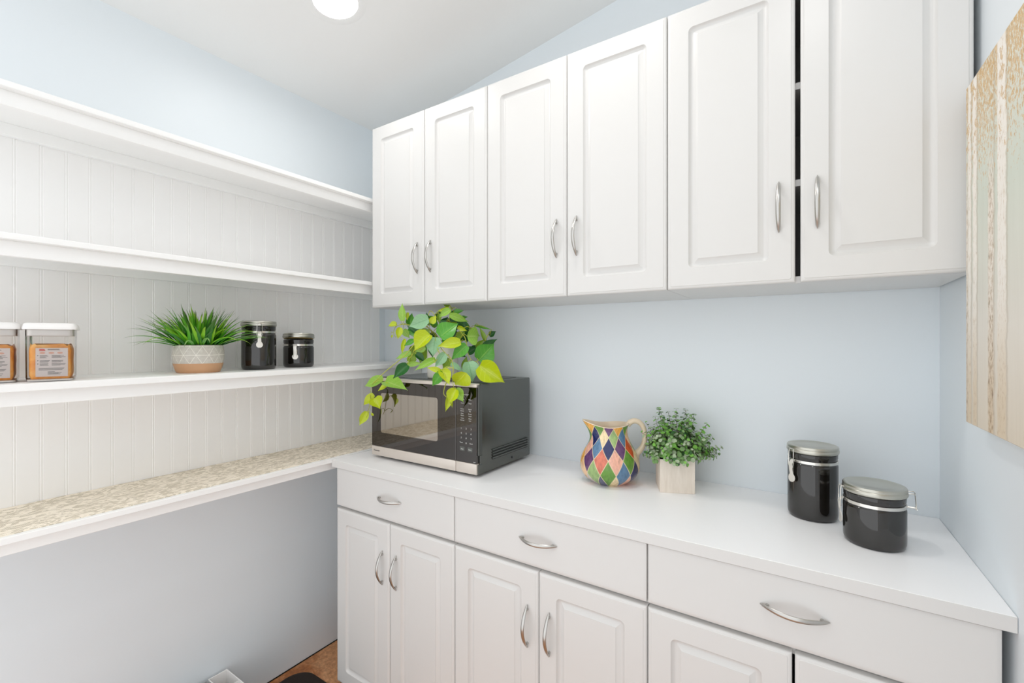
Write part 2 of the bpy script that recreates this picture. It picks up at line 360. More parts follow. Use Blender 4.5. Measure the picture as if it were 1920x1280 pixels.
# ------------------------------------------------------------------ cabinets
def rrect(x0, x1, z0, z1, r, y, n=5):
    pts = []
    for cx, cz, a0 in ((x1 - r, z1 - r, 0), (x0 + r, z1 - r, 90), (x0 + r, z0 + r, 180), (x1 - r, z0 + r, 270)):
        for i in range(n):
            a = math.radians(a0 + 90 * i / (n - 1)); pts.append((cx + r * math.cos(a), y, cz + r * math.sin(a)))
    return pts
def door_mesh(w, h, mg=0.055, th=0.019):
    """raised-panel thermofoil door, front towards -y, lower left corner at the origin"""
    L = [(0.0, th, 0.001), (0.0, 0.0060, 0.001), (0.0008, 0.0036, 0.002), (0.0024, 0.0020, 0.003), (0.0058, 0.0012, 0.004), (0.0074, 0.0011, 0.004), (0.0084, 0.0, 0.004), (0.0105, 0.0, 0.004),
         (mg - 0.002, 0.0, 0.014), (mg, 0.0, 0.013), (mg + 0.0008, 0.0012, 0.0125), (mg + 0.0022, 0.0034, 0.0115), (mg + 0.0045, 0.0062, 0.010), (mg + 0.0075, 0.0080, 0.008), (mg + 0.0105, 0.0085, 0.005),
         (mg + 0.0125, 0.0083, 0.002), (mg + 0.0238, 0.0018, 0.0012), (mg + 0.0238, 0.0010, 0.0012), (mg + 0.0262, 0.0010, 0.0012), (mg + 0.03, 0.0010, 0.001)]
    b = MB(); b.rings([rrect(i, w - i, i, h - i, r, y) for i, y, r in L], True, True, True)
    return b.mesh('door', M['white'], 27)
def slab_mesh(w, h, th=0.019):
    L = [(0.0, th, 0.001), (0.0, 0.005, 0.001), (0.0012, 0.0018, 0.002), (0.0045, 0.0006, 0.003), (0.0075, 0.0, 0.004), (0.0105, 0.0, 0.004)]
    b = MB(); b.rings([rrect(i, w - i, i, h - i, r, y) for i, y, r in L], True, True, True)
    return b.mesh('drawer', M['white'], 22)
def handle_mesh(L=0.122, H=0.027):
    b = MB(); rings = []; n = 22
    for i in range(n + 1):
        s = -1 + 2 * i / n; a = abs(s)
        y = -H * (1 - a ** 2.0) - 0.001
        wd = 0.0007 + 0.0048 * math.sqrt(max(0.0, 1 - a ** 3.2))
        tk = 0.0022 + 0.0012 * (1 - a)
        dy = 2 * H * s / (L / 2) ; nn = Vector((0, -1, dy)).normalized()   # bow normal in (y, z)
        c = Vector((0, y, s * L / 2)); tv = Vector((1, 0, 0))
        rings.append([c + tv * wd * math.cos(q) + Vector((0, nn.y, nn.z)) * -tk * math.sin(q) for q in [2 * PI * k / 10 for k in range(10)]])
    b.rings(rings, True, True, True)
    for sg in (-1, 1):      # mounting feet
        b.tube([(0, -0.0075, sg * L * 0.395), (0, 0.0, sg * L * 0.395)], 0.0036, 8)
    return b.mesh('handle', M['nickel'], 60)
HANDLE = handle_mesh()
YU, ZU0, ZU1 = 1.28, 1.529, 2.2825
UX = [(-1.5535, -1.25, -1.25, -0.9495), (-0.9495, -0.6408, -0.6408, -0.3345), (-0.3345, -0.0340, -0.0256, 0.2735)]
ulab = ['white two-door wall cabinet at the left end, beside the open shelves', 'middle white two-door wall cabinet, between its two neighbours', 'white two-door wall cabinet at the right, dark gap between its doors']
for (x0, xm, xn, x1), lb in zip(UX, ulab):
    t = thing('wall_cabinet', lb, 'cabinet', (x0, YU, ZU0), group='row of white wall cabinets')
    W = x1 - x0; H = ZU1 - ZU0; D0, D1 = 0.021, YB - YU - 0.002
    b = MB()
    b.box(0.0005, 0.0165, D0, D1, 0.0, H); b.box(W - 0.0165, W - 0.0005, D0, D1, 0.0, H); b.box(0.0165, W - 0.0165, D0, D1, 0.0, 0.016); b.box(0.0165, W - 0.0165, D0, D1, H - 0.016, H)
    b.box(0.0165, W - 0.0165, D1 - 0.005, D1, 0.016, H - 0.016)
    link('carcass', b.mesh('carcass', M['white'], smooth=False), t)
    b = MB(); b.box(0.017, W - 0.017, D0 + 0.004, D1 - 0.006, 0.235, 0.251); b.box(0.017, W - 0.017, D0 + 0.004, D1 - 0.006, 0.47, 0.486)
    link('inner_shelf', b.mesh('inner_shelf', M['white'], smooth=False), t)
    g = 0.0012
    for a, c, side in ((x0, xm, 1), (xn, x1, -1)):
        a2, c2 = a - x0 + g, c - x0 - g
        d = link('door', door_mesh(c2 - a2, H), t, (a2, 0, 0))
        hx = (c2 - a2) - 0.0335 if side > 0 else 0.0335
        if xn - xm > 0.001: hx += -0.006 * 0
        link('handle', HANDLE, d, (hx, -0.0, 1.7125 - ZU0), label='brushed nickel bow handle')
YBASE, ZD, ZT = 1.1098, 0.745, 0.8945
BX = [(-1.5535, -1.2525, -0.9525), (-0.9525, -0.6435, -0.3375), (-0.3375, -0.0335, 0.2724)]
blab = ['white base cabinet under the microwave, left end of the row', 'middle white base cabinet below the harlequin jug', 'white base cabinet at the right end, below the black canisters']
for (x0, xm, x1), lb in zip(BX, blab):
    t = thing('base_cabinet', lb, 'cabinet', (x0, YBASE, 0), group='row of white base cabinets')
    W = x1 - x0; D0, D1 = 0.021, YB - YBASE - 0.002
    b = MB()
    b.box(0.0005, 0.0165, D0, D1, 0.06, 0.897); b.box(W - 0.0165, W - 0.0005, D0, D1, 0.06, 0.897); b.box(0.0165, W - 0.0165, D0, D1, 0.06, 0.076); b.box(0.0165, W - 0.0165, D1 - 0.005, D1, 0.076, 0.897)
    b.box(0.0165, W - 0.0165, D0, D0 + 0.08, 0.881, 0.897); b.box(0.0165, W - 0.0165, D0, D0 + 0.016, 0.728, 0.76)
    link('carcass', b.mesh('carcass', M['white'], smooth=False), t)
    b = MB(); b.box(0.0005, W - 0.0005, 0.075, 0.09, 0.0, 0.06); link('toe_kick', b.mesh('toe_kick', M['white'], smooth=False), t)
    b = MB(); b.box(0.0165, W - 0.0165, D0 + 0.02, D1 - 0.01, 0.4, 0.416); link('inner_shelf', b.mesh('inner_shelf', M['white'], smooth=False), t)
    g = 0.0014
    d = link('drawer', slab_mesh(W - 2 * g, ZT - 0.7505), t, (g, 0, 0.7505))
    link('handle', HANDLE, d, (W / 2 - g, 0.0, 0.8265 - 0.7505), (0, PI / 2, 0), label='brushed nickel bow handle')
    for a, c, side in ((x0, xm, 1), (xm, x1, -1)):
        a2, c2 = a - x0 + g, c - x0 - g
        if x0 > -0.4: 
            if side > 0: c2 -= 0.0012
            else: a2 += 0.0012
        d = link('door', door_mesh(c2 - a2, 0.7400 - 0.064), t, (a2, 0, 0.064))
        link('handle', HANDLE, d, ((c2 - a2) - 0.034 if side > 0 else 0.034, 0.0, 0.5775 - 0.064), label='brushed nickel bow handle')
b = MB(); yf = 1.1034
b.rings([[(-1.5716, yf, z), (xr(yf) - 0.0005, yf, z), (xr(YB) - 0.0005, YB - 0.001, z), (-1.5716, YB - 0.001, z)] for z in (0.8975, 0.9253)], True, True, True)
bmesh.ops.bevel(b.bm, geom=b.bm.edges[:], offset=0.0012, segments=1, affect='EDGES')
CTO = tag(link('countertop', b.mesh('countertop', M['counter'])), 'white laminate countertop running over all three base cabinets', 'countertop')
CT = 0.9253
b = MB(); b.box(-1.5722, xr(yf) - 0.0012, yf - 0.0008, yf + 0.0002, 0.8979, 0.9249, 0.0003); link('edge_shade_strip', b.mesh('edge_shade_strip', M['white']), CTO, label='front edge strip toned greyer to stand in for weaker light')  # shading put into colour: cabinet white dims the bright counter front

# ------------------------------------------------------------------ ceiling lights, plus an added fill light
SL = math.atan(0.1549)
for i, (x, y, lb) in enumerate(((-1.335, 0.95, 'round recessed ceiling light glowing above the shelves'), (-0.59, 0.95, 'round recessed ceiling light above the wall cabinets, out of frame'), (0.0, 0.35, 'added fill light near the painting, out of frame, shaped like the recessed ones'))):  # the third is an unseen lamp added as fill
    t = thing('ceiling_light', lb, 'light', (x, y, ceilz(x)), rot=(0, -SL, 0), group='recessed ceiling lights')
    b = MB(); b.lathe([(0.0715, -0.0012), (0.0735, -0.0016), (0.092, -0.0012), (0.099, -0.0002)], 48); link('trim_ring', b.mesh('trim_ring', M['ceiling']), t)
    b = MB(); b.lathe([(0.0715, -0.0016), (0.05, -0.0035), (0.025, -0.0042), (0.002, -0.0045)], 40, cap1=True); link('lens', b.mesh('lens', M['lens0']), t, label='lit white diffuser')
    l = bpy.data.lights.new('downlight', 'AREA'); l.shape = 'DISK'; l.size = 0.13; l.energy = DOWN[i]; l.spread = math.radians(SPREAD[i]); l.color = (1, 0.98, 0.95)
    lo = bpy.data.objects.new('downlight', l); COL.objects.link(lo); lo.parent = t; lo.location = (0, 0, -0.008)

# ------------------------------------------------------------------ microwave
mw = thing('microwave', 'black and silver microwave oven on the countertop under the trailing plant', 'microwave', (-1.4745, 1.2157, CT))
W, D0, D1, Z0, Z1 = 0.536, 0.0275, 0.343, 0.0115, 0.3195
b = MB()      # case with recessed louvres low on its right side
ZS = [Z0, 0.047, 0.0505, 0.0555, 0.059, 0.064, 0.0675, 0.0725, 0.076, 0.081, Z1]
b.box(0.0, W - 0.004, D0, D1, Z0, Z1, 0.003, 2)
link('case', b.mesh('case', M['case'], 40), mw)
b = MB()
for k in range(4):
    z = 0.049 + k * 0.0095
    b.extrude([(W - 0.005, z), (W - 0.0005, z + 0.0012), (W + 0.0012, z + 0.0040), (W - 0.0005, z + 0.0058), (W - 0.005, z + 0.0062)], 'y', 0.085, 0.325)
for k in range(5):
    z = 0.0455 + k * 0.0095
link('vent_louvre', b.mesh('vent_louvre', M['case'], 40), mw, kind='stuff')
b = MB()
for k in range(4):
    z = 0.0462 + k * 0.0095
    b.box(W - 0.0045, W - 0.0037, 0.085, 0.325, z, z + 0.0026)
link('vent_slot', b.mesh('vent_slot', M['black'], smooth=False), mw, kind='stuff')
b = MB(); b.lathe([(0.0045, 0), (0.0045, 0.0012), (0.003, 0.0022), (0.0005, 0.0024)], 12, cap1=True); link('screw', b.mesh('screw', M['black']), mw, (W - 0.0042, 0.215, 0.028), (0, PI / 2, 0))
b = MB(); b.box(0.004, W - 0.0135, 0.019, D0 + 0.001, Z0 + 0.002, Z1 - 0.002, 0.001); link('front_frame', b.mesh('front_frame', M['black']), mw)
b = MB(); b.box(W - 0.0125, W - 0.0015, 0.006, D0, 0.075, Z1 - 0.004, 0.0015); b.box(W - 0.0125, W - 0.0015, 0.006, D0, Z0 + 0.002, 0.045, 0.001); b.box(W - 0.0095, W - 0.0015, 0.014, D0, 0.045, 0.075, 0.001)
link('side_strip', b.mesh('side_strip', M['case']), mw)
xs = 0.4385
b = MB(); b.box(0.0, xs - 0.0008, 0.001, 0.019, Z0 + 0.037, Z1 - 0.0135, 0.0012)
dr = link('door', b.mesh('door', M['glass']), mw)
# window: a rounded lighter pane set in the black glass
def plate(x0, x1, z0, z1, r, y0, y1, mat, name, parent, **k):
    b = MB(); b.rings([rrect(x0, x1, z0, z1, r, y0), rrect(x0, x1, z0, z1, r, y1)], True, True, True); return link(name, b.mesh(name, mat), parent, **k)
plate(0.0536, 0.354, 0.1045, 0.2605, 0.009, 0.0004, 0.0011, M['pane'], 'window', dr, label='lighter mirror-like window pane')
b = MB(); b.box(0.0, xs - 0.0008, 0.0, 0.019, Z0, Z0 + 0.0365, 0.002, 2); lt = link('lower_trim', b.mesh('lower_trim', M['silver']), dr, label='silver strip along the bottom of the door')
b = MB(); b.box(0.0, xs - 0.0008, 0.0, 0.019, Z1 - 0.013, Z1 - 0.0005, 0.002, 2); link('upper_trim', b.mesh('upper_trim', M['silver']), dr, label='silver strip along the top of the door')
b = MB(); b.box(xs + 0.0008, W - 0.0067, 0.001, 0.019, Z0 + 0.037, Z1 - 0.0135, 0.0012); cp = link('control_panel', b.mesh('control_panel', M['glass']), mw)
b = MB(); b.box(xs + 0.0008, W - 0.0067, 0.0, 0.019, Z0, Z0 + 0.0365, 0.002, 2); link('panel_lower_trim', b.mesh('panel_lower_trim', M['silver']), mw)
b = MB(); b.box(xs + 0.0008, W - 0.0067, 0.0, 0.019, Z1 - 0.013, Z1 - 0.0005, 0.002, 2); link('panel_upper_trim', b.mesh('panel_upper_trim', M['silver']), mw)
RX = (PI / 2, 0, 0)
text('Panasonic', 0.0085, 'logo_text', M['darkprint'], dr, (0.013, -0.0002, 0.0285), RX)
px0, px1 = xs + 0.0008, W - 0.0067; pc = (px0 + px1) / 2
text('inverter', 0.0095, 'panel_text', M['print'], cp, (pc - 0.004, 0.0008, 0.278), RX, 'CENTER')
for zz, a, c in ((0.262, 'Popcorn', 'Menu'), (0.249, 'Clock', 'Timer'), (0.229, 'Sensor', 'Quick'), (0.222, 'Reheat', 'Min'), (0.213, 'Keep', 'Power'), (0.206, 'Warm', 'Level'), (0.197, 'Turbo', 'More'), (0.190, 'Defrost', 'Less')):
    text(a, 0.0056, 'panel_text', M['print'], cp, (pc - 0.017, 0.0008, zz), RX, 'CENTER'); text(c, 0.0056, 'panel_text', M['print'], cp, (pc + 0.017, 0.0008, zz), RX, 'CENTER')
for r, row in enumerate(('123', '456', '789')):
    for k, ch in enumerate(row): text(ch, 0.0085, 'key_digit', M['print'], cp, (pc + (k - 1) * 0.0215, 0.0008, 0.161 - r * 0.0165), RX, 'CENTER')
text('0', 0.0085, 'key_digit', M['print'], cp, (pc, 0.0008, 0.161 - 3 * 0.0165), RX, 'CENTER')
text('Timer', 0.0058, 'panel_text', M['print'], cp, (pc - 0.0215, 0.0008, 0.1135), RX, 'CENTER'); text('Clock', 0.0058, 'panel_text', M['print'], cp, (pc + 0.0215, 0.0008, 0.1125), RX, 'CENTER')
for dx, s1 in ((-0.017, 'Stop'), (0.017, 'Start')):
    plate(pc + dx - 0.0105, pc + dx + 0.0105, 0.0865, 0.1015, 0.002, 0.0006, 0.0011, M['case'], 'button', cp)
    text(s1, 0.0064, 'panel_text', M['print'], cp, (pc + dx, 0.0003, 0.0915), RX, 'CENTER')
text('1200W', 0.0036, 'panel_text', M['print'], cp, (px1 - 0.004, 0.0008, 0.0525), RX, 'RIGHT')
b = MB()      # raised lip panel of the case top
b.box(0.05, W - 0.05, D0 + 0.03, D1 - 0.03, Z1 - 0.001, Z1 + 0.0012, 0.0008); link('top_panel', b.mesh('top_panel', M['case']), mw)
ft = MB(); ft.lathe([(0.012, 0.0), (0.014, 0.004), (0.014, 0.012)], 16, cap0=True, cap1=True); ftm = ft.mesh('foot', M['black'])
for fx in (0.04, W - 0.05):
    for fy in (0.055, D1 - 0.04): link('foot', ftm, mw, (fx, fy, 0.0))
MWTOP = CT + Z1 + 0.0012

# ------------------------------------------------------------------ canisters
def canister(label, loc, R, H, clasp, hinge, ajar=0.0, group='set of black canisters'):
    t = thing('canister', label, 'canister', loc, group=group)
    rb = R * 0.962; hb = H - 0.0175; zb = H - 0.042
    b = MB()
    b.lathe([(rb * 0.80, 0.0), (rb * 0.90, 0.0012), (rb * 0.965, 0.005), (rb * 0.995, 0.011), (rb, 0.018), (rb, zb - 0.0085), (rb * 0.99, zb - 0.005), (rb * 0.962, zb - 0.003), (rb * 0.962, zb + 0.010), (rb * 0.985, zb + 0.0135), (rb * 0.985, hb - 0.002), (rb * 0.96, hb), (rb * 0.88, hb), (rb * 0.88, hb - 0.02), (rb * 0.86, 0.01)], 64, cap0=True, cap1=True)
    link('body', b.mesh('body', M['blackglaze'], 30), t)
    b = MB(); b.lathe([(rb * 0.972, zb - 0.0005), (rb * 0.999, zb), (rb * 0.999, zb + 0.0068), (rb * 0.972, zb + 0.0073)], 64); link('band', b.mesh('band', M['steel'], 50), t)
    hd = Vector((math.cos(hinge), math.sin(hinge), 0)); cd = Vector((math.cos(clasp), math.sin(clasp), 0))
    lid = bpy.data.objects.new('lid', None)
    b = MB()
    b.lathe([(R * 0.86, -0.003), (R * 0.94, -0.0015), (R * 0.985, 0.0), (R, 0.003), (R, 0.0065), (R * 0.985, 0.0085), (R * 0.975, 0.0092), (R * 0.985, 0.0102), (R * 0.985, 0.0135), (R * 0.962, 0.0163), (R * 0.90, 0.0175), (R * 0.80, 0.0170), (R * 0.76, 0.0158), (R * 0.30, 0.0158), (0.001, 0.0158)], 64, cap0=True, cap1=True)
    me = b.mesh('lid', M['lidsteel'], 40)
    lid = link('lid', me, t, (0, 0, hb + 0.0012))
    if ajar:
        ax = Vector((0, 0, 1)).cross(cd).normalized(); q = Matrix.Translation(hd * R) @ Matrix.Rotation(-ajar, 4, ax) @ Matrix.Translation(-hd * R)
        lid.matrix_local = Matrix.Translation((0, 0, hb + 0.0012)) @ q
    b = MB(); b.lathe([(rb * 0.90, -0.001), (rb * 0.955, -0.0005), (rb * 0.955, 0.0022), (rb * 0.90, 0.003)], 48); link('gasket', b.mesh('gasket', M['gasket']), lid, (0, 0, -0.0015) if not ajar else (0, 0, -0.0025))
    # clasp: wire bail over the lid rim, lever that folds down against the body
    sd = Vector((-cd.y, cd.x, 0))
    def P(r, s, z): return cd * r + sd * s + Vector((0, 0, z))
    b = MB()
    if ajar:   # undone: the bail hangs down over the lever
        b.tube([P(rb + 0.007, -0.0045, zb - 0.012), P(rb + 0.0075, -0.0065, zb - 0.016), P(rb + 0.006, -0.0065, zb - 0.04), P(rb + 0.006, -0.004, zb - 0.0445), P(rb + 0.006, 0.004, zb - 0.0445), P(rb + 0.006, 0.0065, zb - 0.04), P(rb + 0.0075, 0.0065, zb - 0.016), P(rb + 0.007, 0.0045, zb - 0.012)], 0.0011, 6)
    else:
        zt = hb + 0.009
        b.tube([P(rb + 0.0075, -0.0055, zb - 0.0145), P(rb + 0.0085, -0.0085, zb - 0.006), P(R + 0.0055, -0.0075, zt - 0.006), P(R + 0.0045, -0.0055, zt), P(R + 0.0018, 0.0, zt + 0.0005), P(R + 0.0045, 0.0055, zt), P(R + 0.0055, 0.0075, zt - 0.006), P(rb + 0.0085, 0.0085, zb - 0.006), P(rb + 0.0075, 0.0055, zb - 0.0145)], 0.0011, 6)
        b.box(-0.004, 0.004, -0.0016, 0.0016, -0.0014, 0.0014)
        for v in b.bm.verts[-8:]: v.co = P(R + 0.0006 - v.co.y, v.co.x, zt - 0.0015 + v.co.z)
    link('clasp_wire', b.mesh('clasp_wire', M['steel']), t)
    b = MB(); rings = []
    for z, wd, off in ((zb + 0.0065, 0.0050, 0.0008), (zb + 0.003, 0.0062, 0.0050), (zb - 0.004, 0.0060, 0.0098), (zb - 0.020, 0.0052, 0.0085), (zb - 0.032, 0.0058, 0.0062), (zb - 0.036, 0.0092, 0.0056), (zb - 0.042, 0.0108, 0.0056), (zb - 0.048, 0.0092, 0.0062), (zb - 0.052, 0.0042, 0.0072)):
        rings.append([P(rb + off + 0.0009, -wd, z), P(rb + off + 0.0016, 0, z), P(rb + off + 0.0009, wd, z), P(rb + off - 0.0005, wd, z), P(rb + off - 0.0005, -wd, z)])
    b.rings(rings, True, True, True); link('clasp_lever', b.mesh('clasp_lever', M['leversteel'], 50), t)
    # hinge: wire loop at the back
    cd2 = hd; sd2 = Vector((-hd.y, hd.x, 0))
    def Q(r, s, z): return cd2 * r + sd2 * s + Vector((0, 0, z))
    b = MB()
    for sg in (-1, 1):
        b.tube([Q(R * 0.985, sg * 0.011, hb + 0.0105), Q(R + 0.008, sg * 0.011, hb + 0.0115), Q(R + 0.0105, sg * 0.011, hb + 0.009), Q(R + 0.0125, sg * 0.011, zb + 0.005), Q(rb + 0.013, sg * 0.011, zb + 0.002)], 0.0011, 6)
    b.tube([Q(R + 0.0135, -0.013, zb + 0.003), Q(R + 0.0135, 0.013, zb + 0.003)], 0.0011, 6)
    b.tube([Q(rb, 0, zb + 0.003), Q(R + 0.0135, 0.0, zb + 0.003)], 0.0022, 6)
    link('hinge', b.mesh('hinge', M['steel']), t)
    return t
def az(x, y, right, front):          # a compass angle given as a mix of "to the right" and "towards the room" at a spot
    n = math.hypot(x, y); r = (y / n, -x / n); f = (-x / n, -y / n)
    return math.atan2(r[1] * right + f[1] * front, r[0] * right + f[0] * front)
for (x, y, z, R, H, ca, ha, aj, lb) in (
    (-0.0006, 1.4493, CT, 0.0592, 0.1885, (-0.72, 0.69), (0.3, -0.95), 0, 'tall black lidded canister at the back of the countertop, near the corner'),
    (0.1178, 1.3338, CT, 0.0606, 0.1345, (-0.95, 0.3), (1.0, 0.02), 0, 'short black lidded canister in front of the tall one on the countertop'),
    (-1.691, 0.883, 1.2865, 0.0588, 0.1735, (0.03, 1.0), (-0.03, -1.0), 0, 'tall black canister next to the grass plant on the lowest wall shelf'),
    (-1.716, 1.053, 1.2865, 0.0585, 0.1265, (-0.2, 0.98), (0.2, -0.98), 0.07, 'small black canister with undone clasp, last on the wall shelf')):
    canister(lb, (x, y, z), R, H, az(x, y, *ca), az(x, y, *ha), aj)

# ------------------------------------------------------------------ harlequin jug
jx, jy = -0.5605, 1.4365
def interp(tab, x):
    for (a, p), (c, q) in zip(tab, tab[1:]):
        if x <= c:
            k = (x - a) / (c - a); return p + (q - p) * k
    return tab[-1][1]
def cubic(tab, x):
    n = len(tab)
    for i in range(n - 1):
        if x <= tab[i + 1][0] or i == n - 2:
            x0, y0 = tab[i]; x1, y1 = tab[i + 1]
            m0 = (tab[i + 1][1] - tab[i - 1][1]) / (tab[i + 1][0] - tab[i - 1][0]) if i > 0 else (y1 - y0) / (x1 - x0)
            m1 = (tab[i + 2][1] - y0) / (tab[i + 2][0] - x0) if i < n - 2 else (y1 - y0) / (x1 - x0)
            h = x1 - x0; k = (x - x0) / h
            return (2*k**3-3*k*k+1)*y0 + (k**3-2*k*k+k)*h*m0 + (-2*k**3+3*k*k)*y1 + (k**3-k*k)*h*m1
JP = [(0.0, 0.052), (0.006, 0.062), (0.02, 0.081), (0.04, 0.0935), (0.06, 0.0965), (0.08, 0.0935), (0.105, 0.0825), (0.125, 0.0715), (0.145, 0.062), (0.16, 0.0575), (0.175, 0.0575), (0.19, 0.063)]
JW = [(0.0, 0.06), (0.02, 0.24), (0.045, 0.52), (0.089, 1.0), (0.157, 2.0), (0.19, 2.56)]
WZ = [(b_, a_) for a_, b_ in JW]
ZTOP = 0.19
SP = az(jx, jy, -1.0, 0.12)          # spout to the left seen from the room
FR = az(jx, jy, -0.05, 1.0)
def jug_pt(th, z, off=0.0):
    dth = math.atan2(math.sin(th - SP), math.cos(th - SP))
    f = z / ZTOP; r = cubic(JP, z) - off
    k = max(0.0, (f - 0.72) / 0.28); k = k * k * (3 - 2 * k)
    g = math.exp(-(dth / 0.5) ** 2)
    r += 0.027 * k * g - 0.004 * k * math.exp(-((abs(dth) - 1.2) / 0.5) ** 2)
    zz = z + k * (0.013 * g - 0.004 * math.exp(-((abs(dth) - 1.4) / 0.6) ** 2) + 0.004 * math.exp(-((abs(dth) - PI) / 0.6) ** 2))
    return (r * math.cos(th), r * math.sin(th), zz)
JC = {'navy': (24, 36, 92), 'green': (104, 150, 62), 'purple': (104, 68, 112), 'coral': (216, 118, 94), 'pink': (238, 180, 158), 'cream': (240, 216, 172),
      'lgreen': (154, 182, 118), 'blue': (92, 128, 162), 'orange': (232, 170, 76), 'red': (206, 92, 52), 'grey': (196, 186, 186), 'slate': (92, 92, 124), 'peach': (240, 196, 150)}
JD = {(0, 1.5): 'navy', (0, .5): 'green', (0, 2.5): 'purple', (-.5, 1): 'coral', (.5, 1): 'pink', (-.5, 2): 'cream', (.5, 2): 'lgreen', (-.5, 0): 'slate', (.5, 0): 'cream',
      (-1, 1.5): 'blue', (-1, .5): 'lgreen', (-1, 2.5): 'green', (1, 1.5): 'purple', (1, .5): 'blue', (1, 2.5): 'orange', (-1.5, 1): 'purple', (-1.5, 2): 'navy', (-1.5, 0): 'grey',
      (1.5, 1): 'green', (1.5, 2): 'blue', (1.5, 0): 'pink', (-2, 1.5): 'pink', (-2, .5): 'peach', (-2, 2.5): 'orange', (2, 1.5): 'red', (2, .5): 'navy', (2, 2.5): 'green', (-2.5, 1): 'orange', (2.5, 1): 'cream', (-2.5, 2): 'green', (2.5, 2): 'peach', (-3, .5): 'green', (-3, 1.5): 'blue'}
NJ, KJ = 12, 6
t_ = NT('harlequin_glaze'); u = t_.sep(t_.uv()); nz = t_.noise(t_.map(t_.coord(), (90, 90, 25)), 1.5, 4.0, 0.6)
vc = t_.n('ShaderNodeVertexColor', layer_name='Col').outputs[0]
e1 = t_.math('MINIMUM', t_.math('MINIMUM', u[0], t_.math('SUBTRACT', 1.0, u[0])), t_.math('MINIMUM', u[1], t_.math('SUBTRACT', 1.0, u[1])))
edge = t_.math('SUBTRACT', 1.0, t_.sstep(e1, 0.012, 0.04))
body = t_.mul(0.8, vc, t_.ramp(nz, [(0.28, (0.62, 0.62, 0.64, 1)), (0.6, (1.08, 1.08, 1.06, 1))]))
t_.set(Base_Color=t_.mix(t_.math('MULTIPLY', edge, 0.75), body, rgb(236, 216, 178)), Roughness=0.12); t_.b.inputs['Coat Weight'].default_value = 0.3
jt = thing('jug', 'cream ceramic jug with multicoloured harlequin diamonds', 'jug', (jx, jy, CT))
jb = bmesh.new(); uvl = jb.loops.layers.uv.new('UVMap'); cl = jb.loops.layers.float_color.new('Col'); rnd = random.Random(5); names = list(JC)
vcache = {}
def jv(ci, wi):                       # integer lattice (1/(2K) steps)
    key = (ci % (NJ * 2 * KJ), wi)
    if key not in vcache:
        wv = min(max(wi / (2 * KJ), 0.06), 2.56); th = FR - 2 * PI * (ci / (2 * KJ)) / NJ * -1
        vcache[key] = jb.verts.new(jug_pt(th, interp(WZ, wv)))
    return vcache[key]
for row in range(0, 7):
    w0 = row * 0.5                      # centre of the diamond
    for ccol in range(NJ):
        c0 = ccol + (0.0 if row % 2 == 1 else 0.5)
        cs = c0 if c0 <= NJ / 2 else c0 - NJ
        nm = JD.get((cs, w0)) or rnd.choice(names); cc = [lin(x) for x in JC[nm]] + [1.0]
        for i in range(KJ):
            for j in range(KJ):
                # diamond coords a (up-right), b (up-left), corner at the bottom
                quad = [(i, j), (i + 1, j), (i + 1, j + 1), (i, j + 1)]
                pts = [(round(c0 * 2 * KJ) + (a - bb), round(w0 * 2 * KJ) - KJ + (a + bb)) for a, bb in quad]
                if min(p[1] for p in pts) >= 2.56 * 2 * KJ or max(p[1] for p in pts) <= 0.06 * 2 * KJ: continue
                vs = [jv(*p) for p in pts]
                try: f = jb.faces.new(vs)
                except ValueError: continue
                for lp, (a, bb) in zip(f.loops, quad): lp[uvl].uv = (a / KJ, bb / KJ); lp[cl] = cc
bmesh.ops.dissolve_degenerate(jb, dist=1e-6, edges=jb.edges[:])
bmesh.ops.recalc_face_normals(jb, faces=jb.faces[:])
me = bpy.data.meshes.new('body'); jb.to_mesh(me); jb.free(); me.materials.append(t_.m); me.shade_smooth(); link('body', me, jt)
b = MB(); NN = 96; rr = []
for off, z in ((0.0, ZTOP - 0.0002), (0.0008, ZTOP + 0.0014), (0.0025, ZTOP + 0.0016), (0.004, ZTOP - 0.0005), (0.0045, 0.17), (0.005, 0.145), (0.006, 0.10), (0.007, 0.05), (0.012, 0.012)):
    rr.append([Vector(jug_pt(2 * PI * j / NN, min(z, ZTOP), off)) + Vector((0, 0, max(0, z - ZTOP))) for j in range(NN)])
b.rings(rr, True, False, True); link('interior', b.mesh('interior', M['creamglaze']), jt, label='plain cream inside and rim')
b = MB(); b.lathe([(0.049, 0.0), (0.0525, 0.0012), (0.0545, 0.0035)], 64, cap0=True); link('foot_ring', b.mesh('foot_ring', M['creamglaze']), jt)
HD = SP + PI; hc, hs = math.cos(HD), math.sin(HD)
path = [(0.058, 0.186, .009), (0.066, 0.196, .0092), (0.080, 0.2015, .009), (0.097, 0.196, .0085), (0.109, 0.180, .008), (0.1135, 0.158, .0078), (0.1125, 0.136, .008), (0.106, 0.117, .0085), (0.096, 0.103, .0095), (0.086, 0.092, .011), (0.0875, 0.075, .009), (0.0915, 0.062, .005)]
def smooth(pts, k=4):
    pts = [Vector(p) for p in pts]; o = []
    for i in range(len(pts) - 1):
        a0, a1, a2, a3 = pts[max(0, i - 1)], pts[i], pts[i + 1], pts[min(len(pts) - 1, i + 2)]
        for j in range(k):
            q = j / k; o.append(0.5 * ((2 * a1) + (a2 - a0) * q + (2 * a0 - 5 * a1 + 4 * a2 - a3) * q * q + (3 * a1 - a0 - 3 * a2 + a3) * q ** 3))
    return o + [pts[-1]]
sp_ = smooth(path, 4)
b = MB(); b.tube([(v.x * hc, v.x * hs, v.y) for v in sp_], [v.z for v in sp_], 14); link('handle', b.mesh('handle', M['creamglaze'], 60), jt, label='looped cream handle')

